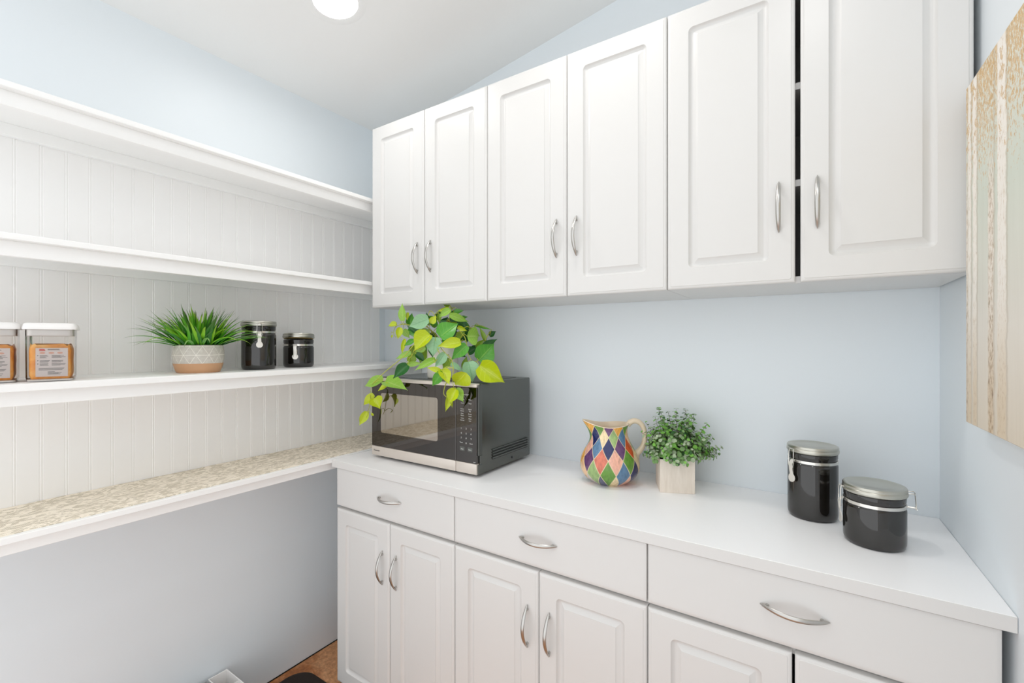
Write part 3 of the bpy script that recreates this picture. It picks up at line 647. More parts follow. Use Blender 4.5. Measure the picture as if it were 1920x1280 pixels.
# ------------------------------------------------------------------ boxwood cube planter
rnd = random.Random(11)
bt = thing('potted_boxwood', 'bushy small-leaved boxwood in a square whitewashed pot beside the jug', 'plant', (-0.3635, 1.4835, CT), math.radians(22.5))
b = MB(); h = 0.0512
b.box(-h, h, -h, h, 0.0, 0.102, 0.0012)
# hollow the top
b.bm.faces.ensure_lookup_table()
top = max((f for f in b.bm.faces), key=lambda f: f.calc_center_median().z * (1 + f.calc_area()))
r_ = bmesh.ops.inset_individual(b.bm, faces=[top], thickness=0.007); 
for v in top.verts: v.co.z -= 0.016
link('pot', b.mesh('pot', M['washwood']), bt)
b = MB(); b.box(-0.043, 0.043, -0.043, 0.043, 0.08, 0.09); link('soil', b.mesh('soil', M['soil'], smooth=False), bt)
tw = MB(); lf = MB()
_c, _s = math.cos(math.radians(22.5)), math.sin(math.radians(22.5))
HPTS = []                                # the jug's handle seen from the planter, so that no leaf runs through it
for v_ in sp_:
    X_, Y_ = jx + v_.x * hc + 0.3635, jy + v_.x * hs - 1.4835; HPTS.append(Vector((X_ * _c + Y_ * _s, -X_ * _s + Y_ * _c, v_.y)))
JC_ = Vector(((jx + 0.3635) * _c + (jy - 1.4835) * _s, -(jx + 0.3635) * _s + (jy - 1.4835) * _c, 0))
def free(p, m): return all((p - h_).length > m for h_ in HPTS) and (Vector((p.x, p.y, 0)) - JC_).length > 0.105
def disc_leaf(mb, p, n, r, mi):
    n = n.normalized(); x = n.orthogonal().normalized(); y = n.cross(x)
    rot = rnd.random() * 6.28; x, y = x * math.cos(rot) + y * math.sin(rot), y * math.cos(rot) - x * math.sin(rot)
    c = mb.bm.verts.new(p - n * r * 0.22); ring = []
    for k in range(7):
        a = 2 * PI * k / 7; ring.append(mb.bm.verts.new(p + (x * math.cos(a) * (1.0 if k else 1.2) + y * math.sin(a) * 0.9) * r))
    for k in range(7):
        f = mb.bm.faces.new((c, ring[k], ring[(k + 1) % 7])); f.material_index = mi; f.smooth = True
for s in range(165):
    a = rnd.random() * 2 * PI; el = math.acos(0.16 + 0.82 * rnd.random())
    L = (0.124 + 0.056 * math.cos(el) ** 3) * (0.62 + 0.40 * rnd.random())
    d = Vector((math.sin(el) * math.cos(a), math.sin(el) * math.sin(a), math.cos(el)))
    p0 = Vector((rnd.uniform(-.028, .028), rnd.uniform(-.028, .028), 0.088))
    side = d.orthogonal().normalized() * rnd.uniform(-0.018, 0.018)
    pts = [p0 + Vector((0, 0, 0.022)) * k * 0 + d * L * k * (1.0) + side * math.sin(k * 2.6) + Vector((0, 0, 0.03 * math.sin(min(1, k * 1.2) * PI) * (1 - d.z))) - Vector((0, 0, 0.004 * k * k * (1 - d.z))) for k in [0, .2, .4, .6, .8, 1]]
    if not all(free(p, 0.012) for p in pts): continue
    tw.tube(pts, [0.0011, 0.001, 0.0009, 0.0008, 0.0006, 0.0005], 4)
    nl = 10
    for k in range(nl):
        q = 0.24 + 0.76 * k / (nl - 1); i = min(4, int(q * 5)); fr = q * 5 - i; p = pts[i].lerp(pts[i + 1], fr); ax = (pts[i + 1] - pts[i]).normalized()
        o = ax.orthogonal().normalized(); o = Matrix.Rotation(k * PI / 2 + rnd.uniform(-.4, .4), 3, ax) @ o
        r = rnd.uniform(0.0055, 0.0080) * (1.0 - 0.3 * max(0, q - 0.75) / 0.25)
        mi = rnd.choices((0, 1, 2, 3), (3, 4.2 - 3.2 * max(0, d.z), 0.6 + 2.4 * max(0, d.z), 0.8))[0]
        for sg in (-1, 1):
            if not free(p + o * sg * r * 1.1, 0.0165): continue
            disc_leaf(lf, p + o * sg * (r * 1.1), (ax * 0.9 + o * sg * 0.55 + Vector((rnd.uniform(-.3, .3), rnd.uniform(-.3, .3), .25))), r, mi)
link('twigs', tw.mesh('twigs', M['twig'], smooth=False), bt, kind='stuff')
link('foliage', lf.mesh('foliage', BOXM, smooth=False, recalc=False), bt, kind='stuff')

# ------------------------------------------------------------------ grass plant on the shelf
gx, gy = -1.691, 0.687
gt = thing('potted_grass', 'spiky artificial grass in a grey and tan bowl on the lowest wall shelf', 'plant', (gx, gy, 1.2865))
b = MB(); prof = [(0.0695, 0.0305), (0.0712, 0.040), (0.0722, 0.055), (0.0718, 0.070), (0.0695, 0.084), (0.068, 0.0885), (0.0665, 0.0895), (0.064, 0.0885), (0.064, 0.07)]
b.lathe(prof, 64, uvs=lambda i, j: (13.0 * j / 64, (prof[i][1] - 0.0575) / 0.056)); link('pot_body', b.mesh('pot_body', M['triglaze'], 50), gt, label='grey glazed wall with white triangle lines')
b = MB(); b.lathe([(0.058, 0.0), (0.0605, 0.0015), (0.0648, 0.013), (0.0683, 0.024), (0.0697, 0.0306)], 64, cap0=True); link('pot_base', b.mesh('pot_base', M['tanclay'], 50), gt, label='bare tan clay base')
b = MB(); b.lathe([(0.0635, 0.078), (0.03, 0.082), (0.001, 0.083)], 32, cap1=True); link('soil', b.mesh('soil', M['soil']), gt)
rnd = random.Random(21)
def blade_mesh(bend, wd, mat):
    """unit-long blade rising in +z and bending towards +x"""
    b = MB(); n = 9; ring = []; x = z = 0.0; a = 0.0
    for i in range(n + 1):
        k = i / n
        wk = wd * (0.55 + 0.45 * math.sin(min(1, k * 2.2) * PI / 2)) * (1 - max(0, (k - 0.3) / 0.7) ** 1.3) + 0.0006
        nx, nz = math.cos(a), -math.sin(a)
        ring.append([(x, -wk, z), (x - nx * wk * 0.5, 0, z - nz * wk * 0.5), (x, wk, z)])
        a += bend / n * (0.5 + k); x += math.sin(a) / n; z += math.cos(a) / n
    b.rings(ring, False, uvs=lambda i, j: (j / 2, i / n)); return b.mesh('blade', mat, 60)
BL = {}
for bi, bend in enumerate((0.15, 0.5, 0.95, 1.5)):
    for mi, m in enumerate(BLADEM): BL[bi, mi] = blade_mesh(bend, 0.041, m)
for s in range(235):
    a = rnd.random() * 2 * PI; rr_ = 0.054 * math.sqrt(rnd.random()); out = rr_ / 0.054
    tilt = (0.05 + 0.75 * out ** 1.3) * rnd.uniform(0.7, 1.15); bi = rnd.choices((0, 1, 2, 3), (3, 3.2, 1.4 * out, 0.55 * out))[0]
    L = rnd.uniform(0.105, 0.150) * (1.12 if bi >= 2 and out > .7 else 1.0)
    mi = rnd.choices((0, 1, 2, 3), (3, 2.2, 2.6, 1.5))[0]
    o_ = a + rnd.uniform(-0.5, 0.5)
    # keep blades off the wall behind the shelf
    ext = L * math.sin(min(1.5, tilt + (0.15, 0.5, 0.95, 1.5)[bi] * 0.6))
    if gx + rr_ * math.cos(a) + ext * math.cos(o_) < XB + 0.012: o_ = o_ * 0 + rnd.choice((1, -1)) * rnd.uniform(1.3, 1.75); L *= 0.9; tilt *= 0.7
    tx_, ty_ = gx + rr_ * math.cos(a) + ext * math.cos(o_), gy + rr_ * math.sin(a) + ext * math.sin(o_)
    if ty_ > 0.80 and tx_ < -1.61: L *= 0.72
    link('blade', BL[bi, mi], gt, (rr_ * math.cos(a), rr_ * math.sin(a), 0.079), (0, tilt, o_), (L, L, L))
# a few long arching blades that reach out over the rim
for azd, tilt, bi, L in ((-95, 0.95, 2, .15), (-80, 1.1, 2, .14), (-70, .85, 3, .145), (-100, .75, 2, .15), (-88, 1.25, 1, .14), (62, .95, 2, .16), (50, .85, 2, .15), (58, 1.15, 1, .16), (66, 1.1, 1, .15), (20, .75, 3, .12), (-12, .8, 3, .125), (40, .85, 3, .125), (-35, .9, 3, .12), (55, .95, 2, .14)):
    o_ = math.radians(azd); link('blade', BL[bi, rnd.choice((0, 1, 3))], gt, (0.052 * math.cos(o_), 0.052 * math.sin(o_), 0.082), (0, tilt, o_), (L, L, L))

# ------------------------------------------------------------------ pothos on the microwave
LEAVES = [((-1.3359, 1.2513, 1.4682), (-1.3384, 1.2496, 1.5403), 0.45, 'l'), ((-1.3545, 1.239, 1.4536), (-1.3858, 1.2184, 1.4483), 0.7, 'y'), ((-1.3287, 1.2321, 1.4418), (-1.3374, 1.2264, 1.3955), 0.6, 'y'), ((-1.34, 1.2605, 1.4351), (-1.3203, 1.2735, 1.3998), 0.7, 'l'), ((-1.3548, 1.2149, 1.4129), (-1.3577, 1.213, 1.4002), 0.6, 'y'), ((-1.3267, 1.2693, 1.5017), (-1.3297, 1.2674, 1.4687), 0.4, 'y'), ((-1.3425, 1.2949, 1.4509), (-1.335, 1.2998, 1.5018), 0.7, 'g'), ((-1.3473, 1.3036, 1.444), (-1.3197, 1.3219, 1.4844), 0.6, 'd'), ((-1.1947, 1.2486, 1.4718), (-1.2808, 1.2277, 1.4443), 0.62, 'p'), ((-1.2716, 1.2697, 1.4198), (-1.3064, 1.2468, 1.4476), 0.6, 'd'), ((-1.2191, 1.2684, 1.4079), (-1.2428, 1.2528, 1.4409), 0.9, 'o'), ((-1.1559, 1.2142, 1.4134), (-1.192, 1.1665, 1.3531), 0.85, 'y'), ((-1.1331, 1.2173, 1.4025), (-1.1338, 1.2048, 1.3327), 0.85, 'p'), ((-1.1196, 1.2262, 1.4041), (-1.0776, 1.2778, 1.4551), 0.9, 'g'), ((-1.0372, 1.2446, 1.3842), (-1.0998, 1.1914, 1.3721), 0.5, 'y'), ((-1.0322, 1.2718, 1.3745), (-1.066, 1.2256, 1.3233), 0.62, 'g'), ((-1.0501, 1.296, 1.4069), (-1.0285, 1.3461, 1.4073), 1.25, 'l'), ((-1.0156, 1.3188, 1.3182), (-0.9781, 1.3674, 1.3816), 0.92, 'g'), ((-1.0403, 1.3743, 1.3668), (-1.0038, 1.4224, 1.3976), 0.42, 'd'), ((-1.0378, 1.3879, 1.3882), (-1.0553, 1.3764, 1.4437), 0.34, 'o'), ((-1.0774, 1.3738, 1.4492), (-1.021, 1.411, 1.4323), 0.18, 'g'), ((-1.041, 1.4218, 1.4081), (-1.0209, 1.435, 1.428), 0.8, 'd'), ((-1.1169, 1.2759, 1.486), (-1.0763, 1.3386, 1.4613), 0.38, 'l'), ((-1.1227, 1.332, 1.4684), (-1.0918, 1.3523, 1.4335), 0.7, 'd'), ((-1.1762, 1.3326, 1.4625), (-1.1553, 1.3464, 1.4803), 0.6, 'd'), ((-1.1563, 1.2978, 1.4465), (-1.1725, 1.2871, 1.47), 0.9, 'd'), ((-1.0854, 1.2847, 1.4418), (-1.0548, 1.3049, 1.4249), 0.45, 'y'), ((-1.1718, 1.3355, 1.5231), (-1.1844, 1.3032, 1.5526), 0.5, 'o'), ((-1.1386, 1.2975, 1.5142), (-1.1767, 1.2724, 1.4999), 0.28, 'y'), ((-1.121, 1.2851, 1.5056), (-1.1579, 1.2608, 1.4775), 0.55, 'l'), ((-1.1872, 1.2535, 1.4551), (-1.1722, 1.2634, 1.4858), 0.8, 'y'), ((-1.0987, 1.3238, 1.4075), (-1.1191, 1.3104, 1.3974), 0.9, 'o'), ((-1.079, 1.3608, 1.418), (-1.0524, 1.3783, 1.4078), 0.4, 'd'), ((-1.0627, 1.3715, 1.3615), (-1.0412, 1.3857, 1.3965), 0.7, 'o'), ((-1.0864, 1.3439, 1.3443), (-1.0565, 1.3636, 1.3658), 0.85, 'd'), ((-1.0088, 1.2513, 1.3168), (-0.9881, 1.253, 1.2451), 0.85, 'p'), ((-0.9698, 1.2651, 1.3042), (-0.8908, 1.3052, 1.2449), 0.75, 'y'), ((-0.9633, 1.1831, 1.283), (-1.0208, 1.1907, 1.2369), 0.95, 'y'), ((-1.0677, 1.1807, 1.2921), (-1.017, 1.1618, 1.2434), 0.6, 'y'), ((-1.0688, 1.1758, 1.2856), (-1.1093, 1.1491, 1.2985), 0.4, 'y'), ((-1.0568, 1.1725, 1.2826), (-1.1113, 1.1748, 1.2307), 0.5, 'g'), ((-1.118, 1.2033, 1.324), (-1.1683, 1.1462, 1.2853), 0.34, 'l'), ((-1.0837, 1.214, 1.3471), (-1.1137, 1.1941, 1.2952), 0.6, 'p'), ((-1.0903, 1.2455, 1.3259), (-1.1106, 1.2321, 1.2881), 0.8, 'o'), ((-1.0594, 1.218, 1.3116), (-1.0233, 1.2418, 1.2821), 0.4, 'p'), ((-1.105, 1.3436, 1.2827), (-1.0955, 1.3499, 1.3339), 0.5, 'o'), ((-1.2207, 1.2074, 1.341), (-1.1908, 1.2272, 1.3122), 0.6, 'd'), ((-1.2396, 1.207, 1.334), (-1.2419, 1.2054, 1.3007), 1.1, 'o'), ((-1.2336, 1.175, 1.3044), (-1.1857, 1.2066, 1.3087), 0.35, 'l'), ((-1.2156, 1.1629, 1.3032), (-1.2448, 1.1197, 1.2573), 0.62, 'd'), ((-1.2787, 1.2411, 1.3451), (-1.3289, 1.208, 1.3222), 0.42, 'l'), ((-1.2978, 1.2285, 1.3966), (-1.3097, 1.2206, 1.3365), 0.3, 'y'), ((-1.3675, 1.1817, 1.2461), (-1.4642, 1.1662, 1.2124), 0.42, 'l'), ((-1.3186, 1.1657, 1.2303), (-1.3625, 1.1488, 1.2013), 0.4, 'y'), ((-1.3465, 1.1736, 1.2391), (-1.2184, 1.1628, 1.2151), 0.45, 'l'), ((-1.4204, 1.1808, 1.1827), (-1.4668, 1.1662, 1.1378), 0.5, 'y'), ((-1.4073, 1.1735, 1.1704), (-1.3791, 1.1764, 1.1319), 1.15, 'y'), ((-1.4637, 1.1837, 1.1124), (-1.4913, 1.1684, 1.0559), 0.52, 'y'), ((-1.412, 1.1652, 1.1134), (-1.4152, 1.1744, 1.0992), 0.7, 'y'), ((-1.0134, 1.169, 1.2188), (-1.0411, 1.1679, 1.147), 0.34, 'y'), ((-1.008, 1.182, 1.2271), (-0.9762, 1.1846, 1.1855), 0.75, 'l'), ((-0.9962, 1.1696, 1.2288), (-1.0133, 1.1537, 1.1792), 0.8, 'y'), ((-1.0299, 1.1841, 1.1934), (-1.0179, 1.1765, 1.1631), 0.3, 'y'), ((-1.2214, 1.3507, 1.4502), (-1.2017, 1.3637, 1.4857), 0.8, 'd'), ((-1.1901, 1.3594, 1.444), (-1.1557, 1.3821, 1.4705), 0.8, 'd'), ((-1.2481, 1.3451, 1.4446), (-1.268, 1.332, 1.4803), 0.7, 'g'), ((-1.1616, 1.3183, 1.3737), (-1.1807, 1.3057, 1.408), 0.8, 'g'), ((-1.1329, 1.3372, 1.4023), (-1.1043, 1.3561, 1.4252), 0.8, 'o'), ((-1.2736, 1.3043, 1.4027), (-1.2933, 1.2913, 1.4322), 0.7, 'g'), ((-1.2428, 1.2647, 1.3622), (-1.262, 1.2521, 1.3336), 0.6, 'g'), ((-1.146, 1.3526, 1.3504), (-1.1169, 1.3717, 1.3272), 0.7, 'd'), ((-1.1101, 1.4002, 1.35), (-1.0856, 1.4163, 1.3734), 0.7, 'd'), ((-1.2491, 1.3205, 1.4204), (-1.2638, 1.3108, 1.391), 0.7, 'd'), ((-1.1895, 1.3239, 1.4951), (-1.2064, 1.3127, 1.5125), 0.6, 'l'), ((-1.1719, 1.3474, 1.4928), (-1.1525, 1.3602, 1.5132), 0.6, 'g'), ((-1.1363, 1.3589, 1.4777), (-1.1097, 1.3765, 1.4835), 0.5, 'g'), ((-1.2316, 1.2802, 1.3996), (-1.2563, 1.2639, 1.4219), 0.7013910400261041, 'g'), ((-1.1455, 1.395, 1.4312), (-1.1391, 1.3992, 1.4725), 0.885862712278328, 'g'), ((-1.284, 1.3188, 1.3562), (-1.3005, 1.308, 1.3001), 0.8128531761206523, 'o'), ((-1.1826, 1.3245, 1.4165), (-1.1491, 1.3465, 1.4651), 0.519571409461957, 'd'), ((-1.1508, 1.333, 1.4269), (-1.1476, 1.3351, 1.4813), 0.8976517247117921, 'd'), ((-1.1564, 1.3412, 1.4308), (-1.1564, 1.3412, 1.3762), 0.7187938210402665, 'd'), ((-1.2176, 1.2526, 1.3677), (-1.2486, 1.2321, 1.3498), 0.7544441741691352, 'l'), ((-1.2904, 1.3119, 1.4384), (-1.3472, 1.2744, 1.4238), 0.948982135334008, 'g'), ((-1.2764, 1.2845, 1.3585), (-1.3178, 1.2571, 1.3243), 0.8728329087574955, 'o'), ((-1.161, 1.3089, 1.4342), (-1.1223, 1.3345, 1.4623), 0.6756500020996876, 'o'), ((-1.1743, 1.3773, 1.3866), (-1.1698, 1.3802, 1.3394), 0.592443467315545, 'o'), ((-1.1987, 1.2618, 1.3806), (-1.1914, 1.2666, 1.3252), 0.5355298775905577, 'd'), ((-1.1608, 1.3204, 1.3993), (-1.1626, 1.3192, 1.3537), 0.4573969623686123, 'd'), ((-1.2324, 1.2952, 1.4069), (-1.2436, 1.2877, 1.3627), 0.5089655006885412, 'o'), ((-1.1789, 1.2879, 1.4928), (-1.1786, 1.288, 1.4535), 0.47422981067318964, 'o'), ((-1.1696, 1.3476, 1.3519), (-1.1634, 1.3517, 1.3128), 0.7243097673433335, 'd'), ((-1.1855, 1.3511, 1.417), (-1.2059, 1.3377, 1.3684), 0.7117477123699752, 'o'), ((-1.1303, 1.3166, 1.4975), (-1.099, 1.3372, 1.5048), 0.5621461083020128, 'g'), ((-1.1885, 1.2967, 1.4697), (-1.1883, 1.2969, 1.5078), 0.7514589437440172, 'd'), ((-1.2527, 1.3031, 1.3984), (-1.2565, 1.3006, 1.3458), 0.5715529033392628, 'g'), ((-1.1787, 1.275, 1.4621), (-1.221, 1.2471, 1.4818), 0.5406564931735878, 'g'), ((-1.2018, 1.257, 1.4588), (-1.2113, 1.2507, 1.4953), 0.49230016016520856, 'd'), ((-1.1243, 1.3954, 1.4338), (-1.1535, 1.3762, 1.3806), 0.5031176510925914, 'd'), ((-1.2071, 1.3014, 1.4036), (-1.1926, 1.311, 1.3693), 0.48731676913101546, 'g'), ((-1.2168, 1.3726, 1.3684), (-1.1851, 1.3934, 1.3325), 0.9219509691400657, 'l'), ((-1.2638, 1.3047, 1.4199), (-1.2626, 1.3055, 1.3725), 0.8874231853362209, 'l'), ((-1.2043, 1.3697, 1.4024), (-1.1531, 1.4035, 1.3706), 0.6516070780555936, 'l'), ((-1.227, 1.2789, 1.451), (-1.2314, 1.276, 1.4996), 0.5544661927169404, 'd'), ((-1.2602, 1.2398, 1.3925), (-1.2944, 1.2173, 1.3708), 0.4794392158278229, 'g'), ((-1.261, 1.3453, 1.4234), (-1.2677, 1.3408, 1.3815), 0.7626855942827279, 'd'), ((-1.0812, 1.3453, 1.4287), (-1.0893, 1.34, 1.3819), 0.7985037779135225, 'd'), ((-1.1755, 1.3403, 1.3737), (-1.1681, 1.3452, 1.3347), 0.6142794577900271, 'g'), ((-1.1857, 1.3574, 1.4692), (-1.1794, 1.3615, 1.4137), 0.8841919911460696, 'o'), ((-1.2231, 1.317, 1.3774), (-1.2373, 1.3076, 1.338), 0.756251670334998, 'g')]
VINES = [[(-1.2092, 1.3348, 1.3877), (-1.2231, 1.3017, 1.4248), (-1.231, 1.2606, 1.4322), (-1.2379, 1.2201, 1.3817), (-1.2379, 1.1722, 1.3391), (-1.2397, 1.1231, 1.3081), (-1.229, 1.0702, 1.283), (-1.2216, 1.0272, 1.2588), (-1.422, 1.175, 1.2206), (-1.4313, 1.175, 1.1912), (-1.4344, 1.175, 1.1558), (-1.447, 1.175, 1.1071), (-1.4564, 1.175, 1.0917)], [(-1.2023, 1.3394, 1.3877), (-1.1888, 1.3003, 1.4569), (-1.1972, 1.2828, 1.4889), (-1.2194, 1.2802, 1.5037), (-1.2051, 1.2537, 1.4677), (-1.1984, 1.2581, 1.4417)], [(-1.1884, 1.3486, 1.3877), (-1.1516, 1.3129, 1.4686), (-1.1349, 1.312, 1.5124), (-1.1246, 1.3307, 1.5091), (-1.1311, 1.3384, 1.4854)], [(-1.1797, 1.3543, 1.3877), (-1.1049, 1.3197, 1.4237), (-1.0769, 1.3263, 1.4433), (-1.0682, 1.344, 1.4377), (-1.057, 1.3753, 1.4484), (-1.0282, 1.4182, 1.4327)], [(-1.1884, 1.3486, 1.3877), (-1.0921, 1.2923, 1.3877), (-1.0629, 1.2876, 1.411), (-1.0468, 1.2862, 1.3877), (-1.0372, 1.2805, 1.3589), (-1.0246, 1.2769, 1.3343), (-1.0056, 1.2774, 1.3156), (-0.9975, 1.2947, 1.3209)], [(-1.197, 1.3428, 1.3836), (-1.1309, 1.2427, 1.3682), (-1.078, 1.2177, 1.3406), (-1.0522, 1.2108, 1.3281), (-1.0262, 1.1919, 1.2964), (-1.014, 1.175, 1.2688), (-1.0117, 1.175, 1.2401), (-1.0046, 1.175, 1.2225)], [(-1.2144, 1.3314, 1.3877), (-1.2001, 1.257, 1.3877), (-1.2036, 1.2187, 1.3582), (-1.2233, 1.2057, 1.3582), (-1.2258, 1.1921, 1.333)], [(-1.2196, 1.3279, 1.3877), (-1.2579, 1.3027, 1.446), (-1.3013, 1.2741, 1.4502), (-1.3361, 1.2512, 1.4543), (-1.3587, 1.2363, 1.446), (-1.358, 1.2248, 1.4208), (-1.351, 1.2293, 1.4043)], [(-1.0358, 1.17, 1.2519), (-1.0454, 1.17, 1.2333), (-1.0502, 1.17, 1.2094), (-1.0358, 1.17, 1.1976), (-1.0262, 1.17, 1.1857), (-1.0168, 1.17, 1.1756)], [(-1.197, 1.3428, 1.3877), (-1.1269, 1.2214, 1.3685), (-1.1, 1.2032, 1.3406), (-1.1072, 1.1864, 1.3128)]]
px_, py_ = -1.212, 1.345
pt = thing('trailing_pothos', 'leafy yellow-green trailing pothos in a white pot on the microwave', 'plant', (px_, py_, MWTOP))
b = MB(); b.lathe([(0.056, 0.0), (0.0585, 0.002), (0.060, 0.008), (0.0615, 0.135), (0.0605, 0.138), (0.057, 0.138), (0.056, 0.12)], 48, cap0=True); link('pot', b.mesh('pot', M['ceramic'], 40), pt)
b = MB(); b.lathe([(0.057, 0.124), (0.03, 0.128), (0.001, 0.13)], 32, cap1=True); link('soil', b.mesh('soil', M['soil']), pt)
def leaf_mesh(mat, seed):
    """heart leaf, base at the origin, tip at +y (unit length), width about 1, faces +z"""
    r = random.Random(seed); b = MB(); N = 11
    prof = [0.0, .26, .40, .47, .485, .46, .405, .33, .235, .135, .055, .004]
    cup = r.uniform(0.14, 0.42); droop = r.uniform(0.10, 0.34); tw = r.uniform(-.06, .06)
    rings = []
    for i in range(N + 1):
        k = i / N; hw = prof[i]; row = []
        for j in range(-3, 4):
            s = j / 3.0; x = s * hw
            yb = k - (0.13 * abs(s) ** 1.5 * max(0, 1 - k * 3.2) if i > 0 else 0)
            z = abs(s) ** 1.3 * hw * cup * 2 - droop * (k - .35) ** 2 + tw * s * k + 0.012 * math.sin(k * 9 + seed) * s
            row.append((x, yb, z))
        rings.append(row)
    b.rings(rings, False, uvs=lambda i, j: ((j - 3) / 3.0, i / N)); return b.mesh('leaf', mat, 80, recalc=False)
LM = {(c, s): leaf_mesh(LEAFM[c], s) for c in LEAFM for s in (1, 2, 3, 4, 5)}
rnd = random.Random(4); base = Vector((px_, py_, MWTOP)); eye = Vector((0.25, -0.35, 1.55))
pet = MB(); nodes = [Vector(p) for v in VINES for p in v]
for i, (p0, p1, wf, c) in enumerate(LEAVES):
    A, T = Vector(p0), Vector(p1); d = T - A; L = d.length; yv = d.normalized()
    n = (eye - A).normalized() + Vector((rnd.uniform(-.35, .35), rnd.uniform(-.35, .35), rnd.uniform(-.1, .45)))
    zv = (n - yv * n.dot(yv)).normalized(); xv = yv.cross(zv)
    m = Matrix((xv, yv, zv)).transposed().to_4x4()
    wd = wf * L
    o = link('leaf', LM[c, 1 + i % 5], pt); 
    o.matrix_local = Matrix.Translation(A - base) @ m @ Matrix.Diagonal((wd, L, min(wd, L), 1))
    q = min(nodes, key=lambda k: (k - A).length)
    if (q - A).length < 0.001: q = q + Vector((0.004, 0, 0.004))
    mid = (q + A) / 2 + Vector((rnd.uniform(-.006, .006), -0.004, 0.008))
    if (q - A).length < 0.09: pet.tube([q - base, mid - base, A - base], [0.0011, 0.0010, 0.0008], 5)
link('petioles', pet.mesh('petioles', M['vine']), pt, kind='stuff')
for v in VINES:
    pts = [Vector(p) for p in v]; sm = []
    for i in range(len(pts) - 1):
        a0 = pts[max(0, i - 1)]; a1 = pts[i]; a2 = pts[i + 1]; a3 = pts[min(len(pts) - 1, i + 2)]
        for k in range(4):
            s = k / 4; sm.append(0.5 * ((2 * a1) + (a2 - a0) * s + (2 * a0 - 5 * a1 + 4 * a2 - a3) * s * s + (3 * a1 - a0 - 3 * a2 + a3) * s ** 3))
    sm.append(pts[-1]); b = MB(); n = len(sm)
    b.tube([p - base for p in sm], [0.0017 - 0.0008 * i / n for i in range(n)], 6); link('vine', b.mesh('vine', M['vine'], 60), pt)

# ------------------------------------------------------------------ food containers on the shelf
def food_box(label, plabel, loc, rz):
    t = thing('food_container', label, 'container', loc, rz, 'food containers on the shelf')
    W, D, H = 0.0885, 0.11, 0.146
    def rr(i, z, r=0.011): return [(p[0], p[2], z) for p in rrect(i - W / 2, W / 2 - i, i - D / 2, D / 2 - i, r, 0, 6)]
    b = MB(); b.rings([rr(0.006, 0.0015), rr(0.002, 0.003), rr(0.0008, 0.010), rr(0.0, 0.12), rr(0.0, 0.131)], True, True)
    link('body', b.mesh('body', M['clear'], 40), t, label='clear plastic box wall')
    b = MB(); b.rings([rr(0.005, 0.0018), rr(0.003, 0.0018), rr(0.0022, 0.0062), rr(0.005, 0.0062)], True, True, True); link('base_rim', b.mesh('base_rim', M['plastic']), t)
    b = MB(); b.rings([rr(0.0006, 0.131, .012), rr(-0.0055, 0.1312, .014), rr(-0.006, 0.1345, .015), rr(-0.0035, 0.1445, .015), rr(0.0, 0.1475, .014), rr(0.01, 0.148, .012)], True, True, True); link('lid', b.mesh('lid', M['plastic'], 40), t, label='white push-on lid')
    b = MB(); b.rings([rr(0.0022, 0.1305), rr(0.0022, 0.115), rr(0.0045, 0.115), rr(0.0045, 0.1305)], True); link('seal', b.mesh('seal', M['plastic']), t, label='white seal ring inside the rim')
    # orange packet standing inside
    p = thing('snack_packet', plabel, 'packet', (loc[0], loc[1], loc[2] + 0.0066), rz, 'snack packets in the containers')
    r = random.Random(len(label)); rows = []
    for k in range(9):
        z = 0.086 * k / 8; row = []
        for q in rr(0.005 + (0.001 if 0 < k < 8 else 0.004), z): row.append((q[0] + r.uniform(-.0006, .0006), q[1] + r.uniform(-.0006, .0006), z + (r.uniform(-.004, .004) if k == 8 else 0)))
        rows.append(row)
    b = MB(); b.rings(rows, True, True, True); link('bag', b.mesh('bag', M['packet'], 60), p, label='crinkled orange film bag')
    yl = -D / 2 + 0.0032
    b = MB(); b.box(-0.0255, 0.0325, yl, yl + 0.0006, 0.006, 0.078); lb = link('label', b.mesh('label', M['labelpaper'], smooth=False), p, label='white label with small print')
    b = MB(); r = random.Random(3)
    def bar(x0, x1, z, h=0.0008): b.box(x0, x1, yl - 0.0003, yl, z, z + h)
    for z in (0.0745, 0.0725): bar(-0.004, 0.015 + r.random() * .006, z, .0009)
    for blk, n in ((0.059, 4), (0.046, 3), (0.038, 3)):
        for k in range(n):
            bar(-0.018, -0.018 + r.uniform(.010, .018), blk - k * 0.0021); bar(0.003, 0.003 + r.uniform(.015, .027), blk - k * 0.0021)
        b.box(-0.0225, -0.0205, yl - 0.0003, yl, blk - 0.0006, blk + 0.001)
    for k in range(3): bar(-0.02, 0.02 + r.uniform(0, .008), 0.0265 - k * 0.002)
    for k in range(4): bar(-0.004, 0.008 + r.uniform(0, .015), 0.0175 - k * 0.002)
    link('small_print', b.mesh('small_print', M['darkprint'], smooth=False), lb)
    b = MB(); b.box(-0.019, -0.0095, yl - 0.0003, yl, 0.0735, 0.0757); b.box(-0.019, -0.0085, yl - 0.0003, yl, 0.0705, 0.0727); link('red_heading', b.mesh('red_heading', M['redprint'], smooth=False), lb)
    b = MB()
    for cx in (-0.0135, 0.0025, 0.018):
        b.rings([[(cx + 0.0052 * math.cos(a) , yl - h, 0.0655 + 0.0024 * math.sin(a)) for a in [2 * PI * k / 14 for k in range(14)]] for h in (0.0, 0.0003)], True, True, True)
    link('picture_ovals', b.mesh('picture_ovals', M['peachprint'], smooth=False), lb)
food_box('clear food container with white lid, right one of the pair on the lowest shelf', 'orange snack packet inside the right food container', (-1.6575, 0.3335, 1.2865), math.radians(74))
food_box('clear food container with white lid, at the left frame edge on the lowest shelf', 'orange snack packet inside the left food container', (-1.69, 0.2335, 1.2865), math.radians(78))

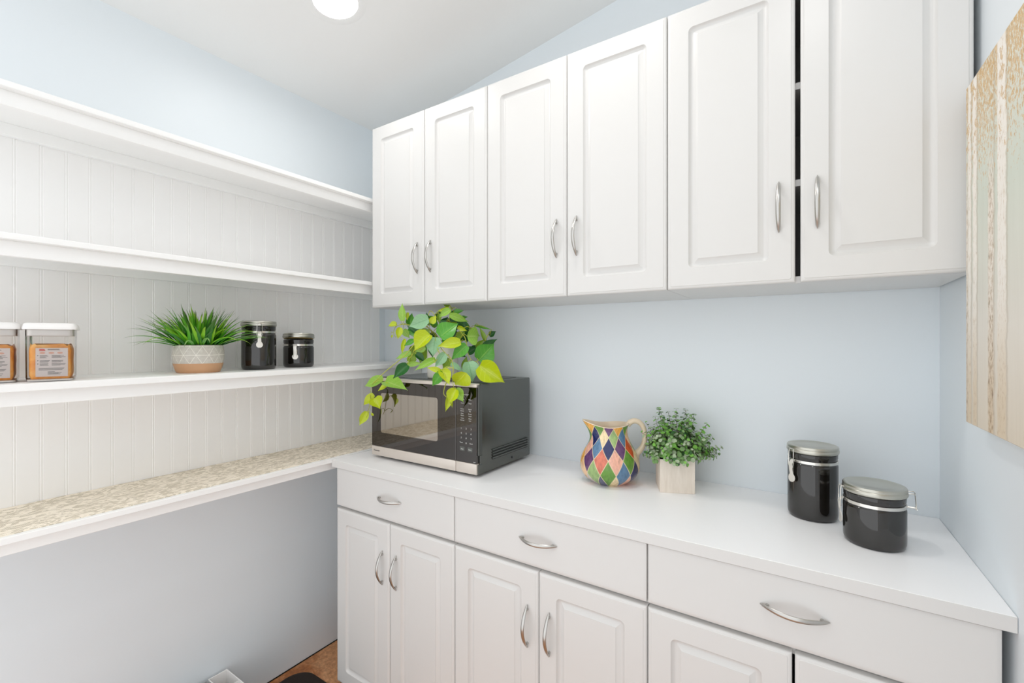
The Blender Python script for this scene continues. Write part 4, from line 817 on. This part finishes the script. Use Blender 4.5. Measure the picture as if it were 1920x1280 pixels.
# ------------------------------------------------------------------ canvas on the right wall
ang = math.atan(0.0209)
ct = thing('canvas_painting', 'unframed canvas of birch trunks under gold leaves on the right wall', 'painting', (xr(1.243) - 0.0005, 1.243, 1.229), ang)
b = MB(); b.box(-0.032, -0.0006, -0.92, 0.0, 0.0, 0.655, 0.0015); link('canvas', b.mesh('canvas', M['canvas']), ct)
b = MB(); 
for y0, y1, z0, z1 in ((-0.9, -0.02, 0.02, 0.05), (-0.9, -0.02, 0.605, 0.635), (-0.9, -0.87, 0.05, 0.605), (-0.05, -0.02, 0.05, 0.605)): b.box(-0.0008, -0.0001, y0, y1, z0, z1)
link('stretcher_bar', b.mesh('stretcher_bar', M['washwood'], smooth=False), ct)

# ------------------------------------------------------------------ floor things
b = MB(); x0, x1, y0, y1 = -1.806, -1.32, 0.42, 1.131
def rm(i, z): return [(p[0], p[2], z) for p in rrect(x0 + i, x1 - i, y0 + i, y1 - i, 0.075, 0, 9)]
b.rings([rm(0.0, 0.0005), rm(0.0, 0.004), rm(0.006, 0.0095), rm(0.02, 0.0125)], True, True, True)
tag(link('floor_mat', b.mesh('floor_mat', M['mat'], 60)), 'dark brown rounded floor mat in front of the base cabinets', 'mat')
def tray(label, x0, x1, y0, y1, h, divs, mat):
    t = thing('storage_bin', label, 'bin', (x0, y0, 0), group='plastic bins on the floor'); w, d, th = x1 - x0, y1 - y0, 0.003
    b = MB(); b.box(0, w, 0, d, 0, th, 0.001); b.box(0, th, 0, d, th, h, 0.001); b.box(w - th, w, 0, d, th, h, 0.001); b.box(th, w - th, 0, th, th, h, 0.001); b.box(th, w - th, d - th, d, th, h, 0.001)
    link('shell', b.mesh('shell', mat), t)
    for x in divs:
        b = MB(); b.box(x - 0.001, x + 0.001, th, d - th, th, h - 0.004); link('divider', b.mesh('divider', mat, smooth=False), t)
tray('white open divided plastic bin on the floor against the left wall', -1.828, -1.52, 0.773, 0.837, 0.165, (0.092, 0.185), M['plastic'])
tray('grey open plastic bin on the floor in front of the white one', -1.828, -1.52, 0.60, 0.768, 0.162, (0.15,), M['greyplastic'])
